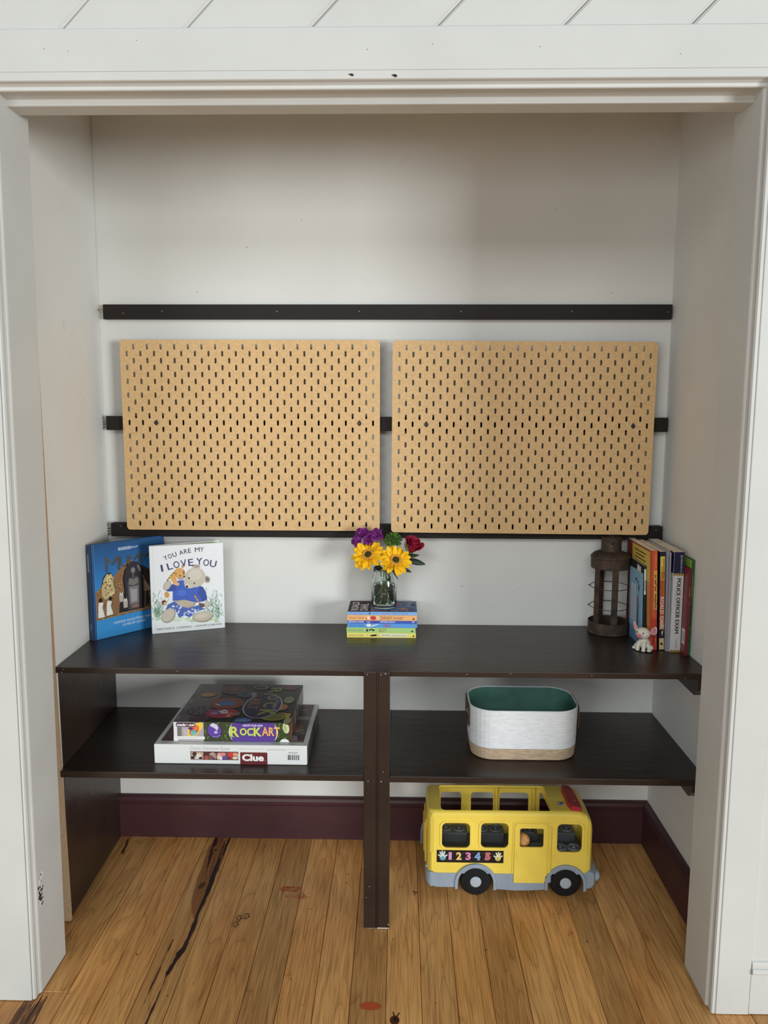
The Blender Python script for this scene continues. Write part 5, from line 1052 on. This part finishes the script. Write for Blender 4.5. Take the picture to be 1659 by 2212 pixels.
p.line([(.018, .0285), (.17, .0280)], .0006, (90, 80, 84)); p.line([(.008, .0080), (.14, .0055)], .0006, (90, 84, 90))
def hand(x, z, s_, c, tips, flip=1):
    p.ell(x, z, .0085 * s_, .0088 * s_, (226, 226, 214)); p.ell(x, z - .001, .0076 * s_, .0078 * s_, c)
    for q, l in ((152, .0135), (118, .0165), (96, .0175), (72, .0165), (28, .0130)):
        q = 180 - q if flip < 0 else q
        e = (x + l * s_ * cos(rad(q)), z + l * s_ * sin(rad(q)) + .001); p.line([(x + .004 * cos(rad(q)), z + .004 * sin(rad(q))), e], .0040 * s_, tips); p.ell(e[0], e[1], .0020 * s_, .0020 * s_, tips, 0, 10)
hand(.0170, .0150, 1.0, (110, 168, 178), (214, 228, 224)); hand(.1720, .0145, .95, (206, 190, 96), (232, 228, 196), -1)
for s_, x, c, c2 in (('1', .0330, (214, 158, 190), (150, 90, 130)), ('2', .0545, (236, 206, 136), (196, 150, 90)), ('3', .0805, (222, 144, 186), (160, 80, 130)), ('4', .1070, (112, 160, 214), (200, 214, 232)), ('5', .1355, (206, 84, 92), (236, 180, 180))):
    p.text(s_, x, .0080, .0155 if s_ != '1' else .0095, .0235, c2, bold=.06); p.text(s_, x + .0006, .0086, .0143 if s_ != '1' else .0083, .0223, c, bold=.02)
p.build('number_sticker', bus, label='black sticker strip with hands and numbers')
# orange textured ball inside
bm = bmesh.new(); ellipsoid(bm, (.3720, YN + .034, .1315 + .0195), (.0200, .0200, .0195), u=24, v=16)
tag(from_bm('toy_ball', bm, mat('orange_sponge', (236, 172, 108), .85, .2, var=.14, vscale=90, bump=.5, bscale=140), None, (.3720, YN + .034, .1316), smooth=True), 'small rough orange ball seen through the bus door window', 'toy ball')

# ------------------------------------------------------------------ old tin lantern
TIN = mat('rusty_tin', (74, 67, 62), .62, .4, .5, var=.22, vscale=35, bump=.35, bscale=70, var2=(98, 80, 67))
LX, LY = 0.6425, -0.0640; z0 = ZD + .0004
lan = thing('lantern', 'rusty tin candle lantern with wire rings, beside the row of books', 'lantern', (LX, LY, z0))
bm = bmesh.new(); lathe(bm, [(.0555, .0), (.0600, .0015), (.0605, .004), (.0585, .007), (.0590, .030), (.0595, .036), (.0585, .0365), (.0572, .034), (.0572, .009), (.010, .006), (.0001, .006)], (LX, LY, z0), 48); from_bm('base_tray', bm, TIN, lan, smooth=False)
bm = bmesh.new(); lathe(bm, [(.046, .196), (.0555, .196), (.0565, .198), (.0570, .226), (.0585, .229), (.0575, .232), (.050, .240), (.030, .2480), (.0300, .246), (.046, .236), (.054, .228), (.054, .199), (.046, .198)], (LX, LY, z0), 48); from_bm('cap', bm, TIN, lan)
neck = bmesh.new(); lathe(neck, [(.0275, .244), (.0300, .245), (.0292, .250), (.0292, .276), (.0300, .278), (.0292, .280), (.0300, .288), (.0285, .2885), (.0280, .281), (.0280, .250), (.0275, .244)], (LX, LY, z0), 40); from_bm('chimney', neck, TIN, lan)
bm = bmesh.new(); ellipsoid(bm, (LX - .0045, LY - .0292, z0 + .2720), (.0034, .0012, .0034), u=12, v=8); from_bm('vent_hole', bm, mat('black_hole', (12, 11, 11), .9), lan)
bm = bmesh.new(); box(bm, (LX - .010, LY - .0308, z0 + .2630), (LX - .0045, LY - .0290, z0 + .2690), .001); from_bm('solder_patch', bm, mat('grey_solder', (120, 112, 106), .5, .5, .5), lan)
for th_ in (-148, -88, -24, 46, 104, 170):
    q = rad(th_); r = .0535; c = V(LX + r * cos(q), LY + r * sin(q), z0 + .008); rd = V(cos(q), sin(q), 0); tg = V(-sin(q), cos(q), 0)
    bm = bmesh.new(); obox(bm, c - tg * .0095, tg, -rd, V(0, 0, 1), .019, .0018, .192, .0004, 1); bmesh.ops.recalc_face_normals(bm, faces=bm.faces[:])
    if th_ in (46, 170): bm.free(); continue
    from_bm('upright', bm, TIN, lan)
for zz in (.0800, .1400):
    bm = bmesh.new(); pts = []
    for k in range(41):
        q = rad(-170 + 340 * k / 40); pts.append((LX + .0556 * cos(q), LY + .0556 * sin(q), z0 + zz + .002 * sin(q * 1)))
    e = pts[0]; f = pts[-1]; loop_ = [(LX - .0620, LY - .003, z0 + zz + .004), (LX - .0630, LY + .001, z0 + zz + .004), (LX - .0600, LY + .007, z0 + zz + .003)]
    tube(bm, pts + loop_[::-1] + [pts[0]], .0011, 6); from_bm('wire_ring', bm, TIN, lan)

# ------------------------------------------------------------------ small pig figurine (plain)
PX, PY, PZ = 0.6925, -0.2430, ZD + .0004
pig = thing('pig_figurine', 'little white sitting pig figurine in front of the standing books', 'figurine', (PX, PY, PZ))
PIGW = mat('cream_vinyl', (232, 226, 212), .4, .45); PINK = mat('pink_vinyl', (224, 140, 146), .4, .45)
yaw = Matrix.Rotation(rad(-44), 4, 'Z')
def pl(x, y, z): v_ = yaw @ (V(x, y, z) * 1.08); return V(PX + v_.x, PY + v_.y, PZ + v_.z)
bm = bmesh.new()
for c, r in (((0, .006, .0175), (.0165, .0165, .0165)), ((0, .001, .026), (.0135, .0130, .0140)), ((0, -.004, .0455), (.0205, .0180, .0165)), ((0, -.016, .0420), (.0105, .0090, .0080)), ((-.0175, .004, .0085), (.0085, .0115, .0085)), ((.0175, .004, .0085), (.0085, .0115, .0085)), ((0, .017, .012), (.012, .008, .010))):
    ellipsoid(bm, pl(*c), r, yaw, 20, 14)
for sx in (-1, 1):
    tube(bm, [pl(sx * .0070, -.008, .024), pl(sx * .0078, -.0125, .012), pl(sx * .0080, -.0140, .0008)], [.0062, .0056, .0060], 12); ellipsoid(bm, pl(sx * .0200, -.0065, .0048), (.0068, .0085, .0047), yaw, 14, 10)
bm = modified(bm, [('REMESH', dict(mode='VOXEL', voxel_size=.0011)), ('SMOOTH', dict(factor=.6, iterations=6))]); from_bm('body', bm, PIGW, pig, smooth=True)
for sx in (-1, 1):
    for nm, m_, s_, oy in (('ear', PIGW, 1.0, 0.0), ('ear_lining', PINK, .78, -.0016)):
        bm = bmesh.new(); pts = []
        base = V(sx * .0150, .0, .0520); tip = V(sx * .0400, -.010, .0740) if sx > 0 else V(sx * .0270, -.004, .0760); mid = V(sx * .0400, -.010, .0510) if sx > 0 else V(sx * .0270, -.004, .0560)
        low = V(sx * .0200, -.002, .0430); A_ = [base, base.lerp(tip, .5) + V(0, 0, .003), tip, mid.lerp(tip, .35), mid, low]
        cen = sum(A_, V(0, 0, 0)) / 6; A_ = [cen + (q - cen) * s_ + V(0, oy, 0) for q in A_]
        fr = [bm.verts.new(pl(*(q + V(0, -.0012, 0)))) for q in A_]; bk = [bm.verts.new(pl(*(q + V(0, .0012, 0)))) for q in A_]
        cf = bm.verts.new(pl(*(cen + V(0, oy + (.0018 if nm == 'ear' else .0012), 0)))); cb = bm.verts.new(pl(*(cen + V(0, .0042 + oy, 0))))
        for i in range(6):
            bm.faces.new((fr[i], fr[(i + 1) % 6], cf)); bm.faces.new((bk[(i + 1) % 6], bk[i], cb)); bm.faces.new((fr[(i + 1) % 6], fr[i], bk[i], bk[(i + 1) % 6]))
        bmesh.ops.recalc_face_normals(bm, faces=bm.faces[:]); bm = modified(bm, [('SUBSURF', dict(levels=2))]); 
        if nm == 'ear': eo = from_bm(nm, bm, m_, pig, smooth=True)
        else: from_bm(nm, bm, m_, eo, smooth=True, label='pink inside of the ear')
bm = bmesh.new(); ellipsoid(bm, pl(0, -.0245, .0425), (.0088, .0036, .0062), yaw); sn = from_bm('snout', bm, PINK, pig, smooth=True, label='pink snout')
for sx in (-1, 1):
    bm = bmesh.new(); ellipsoid(bm, pl(sx * .0032, -.0280, .0428), (.0013, .0008, .0020), yaw, 10, 8); from_bm('nostril', bm, mat('dark_pink', (140, 66, 74), .6), sn, smooth=True)
    bm = bmesh.new(); ellipsoid(bm, pl(sx * .0085, -.0198, .0500), (.0018, .0012, .0024), yaw, 10, 8); from_bm('eye', bm, mat('black_bead', (20, 18, 20), .25), pig, smooth=True)
bm = bmesh.new(); tube(bm, [pl(-.006, -.0205, .0352), pl(0, -.0220, .0340), pl(.006, -.0205, .0352)], .0008, 6); from_bm('mouth', bm, mat('dark_red', (96, 34, 38), .5), pig, smooth=True)

# ------------------------------------------------------------------ jar of flowers on the paperback stack
JX, JY, JZ = -0.0290, -0.0860, ZSTACK + .0003
GL = bpy.data.materials.new('jar_glass'); GL.use_nodes = True; b = GL.node_tree.nodes['Principled BSDF']
b.inputs['Base Color'].default_value = (0.93, 0.97, 0.95, 1); b.inputs['Roughness'].default_value = 0.03; b.inputs['Transmission Weight'].default_value = 1.0; b.inputs['IOR'].default_value = 1.45
WT = bpy.data.materials.new('vase_water'); WT.use_nodes = True; b = WT.node_tree.nodes['Principled BSDF']
b.inputs['Base Color'].default_value = (0.93, 0.96, 0.90, 1); b.inputs['Roughness'].default_value = 0.0; b.inputs['Transmission Weight'].default_value = 1.0; b.inputs['IOR'].default_value = 1.33
jar = thing('glass_jar', 'clear glass jar holding the cut flowers, on the stack of paperbacks', 'jar', (JX, JY, JZ))
bm = bmesh.new(); k = .0375
lathe(bm, [(.0001, .002), (.022, .0005), (k - .006, .0), (k - .001, .004), (k, .012), (k, .080), (k - .002, .090), (k - .0055, .098), (k - .0060, .101), (k - .0045, .1025), (k - .0060, .104), (k - .0060, .108), (k - .0045, .1095), (k - .0060, .111), (k - .0058, .117), (k - .0065, .1185), (k - .0085, .1175), (k - .0090, .100), (k - .0045, .088), (k - .0030, .080), (k - .0030, .013), (k - .007, .0055), (.0001, .0065)], (JX, JY, JZ), 40); from_bm('glass', bm, GL, jar, smooth=True)
bm = bmesh.new(); lathe(bm, [(.0001, .0068), (k - .0075, .0060), (k - .0033, .0133), (k - .0033, .070), (.0001, .0695)], (JX, JY, JZ), 40); from_bm('water', bm, WT, jar, smooth=True)
for o in jar.children: pass
STEM = mat('green_stem', (86, 112, 62), .5, .4, var=.1, vscale=60); LEAF = mat('dark_leaf', (36, 54, 34), .45, .4, var=.15, vscale=50)
YP = mat('yellow_petal', (248, 190, 24), .6, .25, var=.06, vscale=120); YDK = mat('sunflower_disc', (206, 150, 62), .9, .1, var=.15, vscale=200); GDK = mat('sunflower_eye', (62, 60, 26), .9, .1, var=.25, vscale=250)
PUR = mat('purple_petal', (112, 38, 116), .6, .25, var=.25, vscale=70); GRN = mat('green_bloom', (84, 122, 50), .7, .2, var=.2, vscale=80); ROSE = mat('rose_petal', (150, 26, 54), .5, .3, var=.12, vscale=40)
def stem(t, head, foot, r=.0022, bend=.006):
    h_, f_ = Vector(head), Vector(foot); rim = V(JX + (h_.x - JX) * .30, JY + (h_.y - JY) * .30, JZ + .116)
    if (V(rim.x - JX, rim.y - JY, 0)).length > .020: 
        d_ = V(rim.x - JX, rim.y - JY, 0).normalized() * .020; rim = V(JX + d_.x, JY + d_.y, rim.z)
    pts = []
    for i in range(9):
        s_ = i / 8; pts.append(h_.lerp(rim, s_ / .45) if s_ < .45 else rim.lerp(f_, (s_ - .45) / .55))
    pts = [h_, h_.lerp(rim, .6), rim, rim.lerp(f_, .35), rim.lerp(f_, .7), f_]
    bm = bmesh.new(); tube(bm, pts, r, 8); return from_bm('stem', bm, STEM, t, smooth=True)
def leaf(t, base, tip, width, up_=(0, 0, 1), m=LEAF, fold=.25):
    b_, t_ = Vector(base), Vector(tip); d_ = t_ - b_; s_ = d_.cross(Vector(up_)).normalized(); n_ = s_.cross(d_).normalized(); bm = bmesh.new(); rows = []
    for i in range(8):
        f = i / 7; w_ = width * sin(pi * min(1, f * .92 + .06)) ** .8 * (1 - f * .15); c = b_ + d_ * f - n_ * (.10 * d_.length * f * f)
        rows.append([bm.verts.new(c + s_ * w_ * q + n_ * (abs(q) * w_ * fold)) for q in (-1, 0, 1)])
    for a, c in zip(rows[:-1], rows[1:]):
        for j in range(2): bm.faces.new((a[j], a[j + 1], c[j + 1], c[j]))
    bm = modified(bm, [('SOLIDIFY', dict(thickness=.0006, offset=0))]); return from_bm('leaf', bm, m, t, smooth=True)
def petal_mesh(L_, W_, cup, name, m, tipw=.0):
    bm = bmesh.new(); rows = []
    for i in range(8):
        f = i / 7; w_ = W_ * (sin(pi * (f * .86 + .10)) ** .7) * (1 if f < .98 else .25); z = cup * L_ * (f * f) + .002 * sin(f * 3)
        rows.append([bm.verts.new((L_ * f, w_ * q, z + abs(q) ** 2 * w_ * .35)) for q in (-1, -.5, 0, .5, 1)])
    for a, c in zip(rows[:-1], rows[1:]):
        for j in range(4): bm.faces.new((a[j], a[j + 1], c[j + 1], c[j]))
    bm = modified(bm, [('SOLIDIFY', dict(thickness=.0005, offset=0))]); me = bpy.data.meshes.new(name); bm.to_mesh(me); bm.free(); me.materials.append(m)
    for q in me.polygons: q.use_smooth = True
    return me
SUNP = [petal_mesh(.0345, .0082, .10, 'sunflower_petal', YP), petal_mesh(.031, .0075, -.10, 'sunflower_petal', YP), petal_mesh(.0325, .0088, .28, 'sunflower_petal', YP)]
def put(me, name, t, M_):
    o = bpy.data.objects.new(name, me); COL.objects.link(o); o.parent = t; m2 = M_.copy(); m2.translation = M_.translation - wl(t); o.matrix_local = m2; return o
def frame(c, n):
    n = Vector(n).normalized(); x = n.cross(V(0, 0, 1)).normalized() * -1; y = n.cross(x); m_ = Matrix((x, y, n)).transposed().to_4x4(); m_.translation = Vector(c); return m_
def sunflower(c, n, foot, label, seed):
    t = thing('sunflower', label, 'flower', c, 'cut flowers in the jar'); Fm = frame(c, n); rnd = random.Random(seed)
    for layer, (cnt, r0, tilt, sc) in enumerate(((15, .0125, 6, 1.08), (14, .0125, -8, 1.0), (9, .0150, -24, .66))):
        for k in range(cnt):
            a_ = 360 * k / cnt + 11 * layer + rnd.gauss(0, 5)
            put(rnd.choice(SUNP), 'petal', t, Fm @ Matrix.Translation((0, 0, .001 * layer)) @ Matrix.Rotation(rad(a_), 4, 'Z') @ Matrix.Translation((r0, 0, 0)) @ Matrix.Rotation(rad(tilt + rnd.gauss(0, 7)), 4, 'Y') @ Matrix.Rotation(rad(rnd.gauss(0, 14)), 4, 'X') @ Matrix.Scale(sc * rnd.uniform(.9, 1.1), 4))
    bm = bmesh.new(); t_ = bmesh.new(); lathe(t_, [(.0130, -.003), (.0185, .002), (.0180, .0062), (.0155, .0085), (.0105, .0070), (.0098, .0050)], (0, 0, 0), 28); 
    for k in range(46):
        a_ = rnd.random() * 6.28; r_ = rnd.uniform(.0108, .0175); ellipsoid(t_, (r_ * cos(a_), r_ * sin(a_), .0078), (.0009, .0009, .0016), None, 6, 4)
    merge(bm, t_, Fm); from_bm('disc_ring', bm, YDK, t)
    bm = bmesh.new(); t_ = bmesh.new(); ellipsoid(t_, (0, 0, .0052), (.0104, .0104, .0036), None, 20, 10); merge(bm, t_, Fm); from_bm('disc_eye', bm, GDK, t, smooth=True)
    bm = bmesh.new(); t_ = bmesh.new(); lathe(t_, [(.0001, -.011), (.005, -.010), (.012, -.004), (.0145, -.001), (.0001, -.0012)], (0, 0, 0), 16); merge(bm, t_, Fm); from_bm('sepal_cup', bm, STEM, t, smooth=True)
    stem(t, Vector(c) - Vector(n).normalized() * .010, foot); return t
sunflower((-0.0740, -0.1200, 0.9455), (-.20, -.78, .62), (JX + .016, JY - .008, JZ + .012), 'sunflower on the left, its head turned to the front over the jar rim', 1)
sunflower((0.0050, -0.1300, 0.9320), (.16, -.78, .62), (JX - .014, JY - .006, JZ + .014), 'lower sunflower on the right, in front of the red rose', 2)
# purple carnation spray
c0 = V(-0.0680, -0.0830, 0.9930); t = thing('purple_carnation', 'ruffled purple carnations behind the left sunflower', 'flower', c0, 'cut flowers in the jar'); rnd = random.Random(3)
def ruffle(L_, W_, name, m):
    bm = bmesh.new(); rows = []
    for i in range(5):
        f = i / 4; row = []
        for j in range(9):
            q = -1 + j / 4; a_ = q * .75; row.append(bm.verts.new((L_ * f * cos(a_) * (1 + .07 * (j % 2) * f), L_ * f * sin(a_) * W_, .0030 * f * sin(j * 2.4) + .003 * f * f)))
        rows.append(row)
    for a, c in zip(rows[:-1], rows[1:]):
        for j in range(8): bm.faces.new((a[j], a[j + 1], c[j + 1], c[j]))
    bmesh.ops.remove_doubles(bm, verts=bm.verts[:], dist=1e-6); bm = modified(bm, [('SOLIDIFY', dict(thickness=.0004, offset=0))]); me = bpy.data.meshes.new(name); bm.to_mesh(me); bm.free(); me.materials.append(m)
    for q in me.polygons: q.use_smooth = True
    return me
RUF = ruffle(.0185, 1.0, 'carnation_petal', PUR); RUL = ruffle(.0175, 1.0, 'carnation_petal', mat('lilac_petal', (150, 70, 150), .6, .25, var=.2, vscale=70))
for hc, nn, sc in ((V(-.0920, -.0830, .9990), (-.25, -.55, .8), 1.0), (V(-.1090, -.0900, .9800), (-.6, -.7, .35), .8), (V(-.0500, -.0860, .9985), (.2, -.6, .75), .95), (V(-.0730, -.0950, .9900), (0, -.85, .5), .9)):
    Fm = frame(hc, nn)
    for k in range(26):
        put(RUF if rnd.random() < .75 else RUL, 'petal', t, Fm @ Matrix.Rotation(rnd.random() * 6.28, 4, 'Z') @ Matrix.Rotation(rad(rnd.uniform(-85, 10)), 4, 'Y') @ Matrix.Rotation(rad(rnd.gauss(0, 25)), 4, 'X') @ Matrix.Scale(sc * rnd.uniform(.9, 1.3), 4))
stem(t, c0 - V(0, 0, .008), (JX + .004, JY + .012, JZ + .012))
# green pompon
c0 = V(-0.0020, -0.0900, 0.9850); t = thing('green_pompon', 'round green spiky bloom between the purple and red flowers', 'flower', c0, 'cut flowers in the jar'); rnd = random.Random(4)
SPK = petal_mesh(.0125, .0022, .02, 'bristle_leaf', GRN)
bm = bmesh.new(); ellipsoid(bm, c0, (.0195, .0185, .0150), None, 18, 12); from_bm('core', bm, mat('green_core', (44, 70, 32), .8), t, smooth=True)
for k in range(170):
    zz = 1 - 2 * (k + .5) / 170; a_ = k * 2.39996; r_ = math.sqrt(1 - zz * zz); n_ = V(r_ * cos(a_), r_ * sin(a_), zz)
    if zz < -.75: continue
    q = n_.to_track_quat('X', 'Z').to_matrix().to_4x4(); q.translation = c0 + V(n_.x * .0165, n_.y * .0155, n_.z * .0125)
    put(SPK, 'bristle', t, q @ Matrix.Rotation(rnd.random() * 6.28, 4, 'X') @ Matrix.Rotation(rad(rnd.gauss(0, 22)), 4, 'Y') @ Matrix.Scale(rnd.uniform(.8, 1.1), 4))
stem(t, c0 - V(0, 0, .012), (JX - .004, JY - .014, JZ + .013))
# red rose with a dark pointed leaf
c0 = V(0.0490, -0.0930, 0.9530); t = thing('red_rose', 'dark red rose leaning out to the right of the jar', 'flower', c0, 'cut flowers in the jar'); rnd = random.Random(5)
axis = V(.30, -.40, .86).normalized(); Fm = frame(c0, axis)
def rose_petal(a0, spread, r0, r1, h0, h1, flare, name='petal'):
    bm = bmesh.new(); rows = []
    for i in range(8):
        f = i / 7; row = []
        for j in range(11):
            q = -1 + j / 5; a_ = rad(a0) + q * rad(spread) * (1 - .35 * f * f * abs(q)); r0, r1, h0, h1 = r0 * 1.0, r1, h0, h1; r_ = r0 + (r1 - r0) * sin(min(1, f * 1.15) * pi / 2) + flare * max(0, f - .72) ** 1.3; zz = h0 + (h1 - h0) * f - .0075 * abs(q) ** 2.2 * f - flare * .10 * max(0, f - .8)
            row.append(bm.verts.new((r_ * cos(a_), r_ * sin(a_), zz)))
        rows.append(row)
    for a, c in zip(rows[:-1], rows[1:]):
        for j in range(10): bm.faces.new((a[j], a[j + 1], c[j + 1], c[j]))
    bm = modified(bm, [('SOLIDIFY', dict(thickness=.0007, offset=0)), ('SUBSURF', dict(levels=1))]); bm.transform(Fm); return from_bm(name, bm, ROSE, t, smooth=True)
for a0, sp_, r0, r1, h0, h1, fl_ in ((0, 150, .002, .0065, 0, .043, .004), (130, 110, .002, .0085, 0, .043, .006), (250, 105, .002, .0110, -.001, .043, .010), (20, 95, .003, .0145, -.002, .043, .016), (140, 92, .003, .0165, -.003, .042, .022), (262, 90, .003, .0180, -.003, .040, .026), (80, 70, .004, .0210, -.004, .038, .045), (200, 70, .004, .0215, -.004, .037, .05), (318, 70, .004, .0220, -.004, .036, .05)): rose_petal(a0, sp_, r0, r1, h0, h1, fl_)
bm = bmesh.new(); t_ = bmesh.new(); lathe(t_, [(.0001, -.012), (.004, -.011), (.0065, -.006), (.0075, -.002), (.0001, -.001)], (0, 0, 0), 14); merge(bm, t_, Fm); from_bm('hip', bm, STEM, t, smooth=True)
leaf(t, c0 - axis * .006 + V(-.004, -.012, 0), c0 + V(-.020, -.030, .034), .0045, (0, 1, 0), mat('sepal_green', (108, 124, 78), .6)); leaf(t, c0 - axis * .008, c0 + V(.016, -.012, -.010), .004)
leaf(t, V(.0360, -.100, .9290), V(.0920, -.110, .9180), .0100, (.1, -1, .35)); leaf(t, V(.018, -.10, .905), V(.052, -.105, .893), .006, (0, -1, .3)); leaf(t, V(.040, -.097, .938), V(.074, -.104, .944), .006, (0, -1, .3))
stem(t, c0 - axis * .010, (JX - .018, JY + .006, JZ + .012), .0026)
# greens standing in the water
t = thing('leafy_stem', 'dark leafy stem standing in the water inside the jar', 'foliage', (JX, JY, JZ + .009), 'cut flowers in the jar')
bm = bmesh.new(); tube(bm, [(JX - .004, JY - .004, JZ + .010), (JX - .006, JY - .006, JZ + .06), (JX + .002, JY - .004, JZ + .118), (JX + .006, JY - .008, JZ + .140)], .0022, 8); from_bm('stem', bm, STEM, t, smooth=True)
for bse, tip_, w_ in (((-.002, -.012, .052), (.004, -.024, .012), .0095), ((-.010, -.010, .040), (-.021, -.014, .014), .0085), ((-.012, -.006, .070), (-.022, -.008, .034), .0080), ((.006, -.006, .062), (.022, -.008, .040), .0070), ((.002, .004, .080), (-.016, .010, .050), .009), ((.010, -.002, .046), (.020, .006, .016), .008), ((-.004, -.010, .118), (-.030, -.018, .126), .007), ((.0, -.012, .122), (.022, -.022, .136), .008), ((.01, .01, .1), (.018, .006, .07), .007)):
    leaf(t, V(JX, JY, JZ) + Vector(bse), V(JX, JY, JZ) + Vector(tip_), w_, (.2, 1, 0), LEAF, .15)
leaf(t, V(JX + .018, JY - .010, JZ + .119), V(JX + .044, JY - .020, JZ + .090), .006)
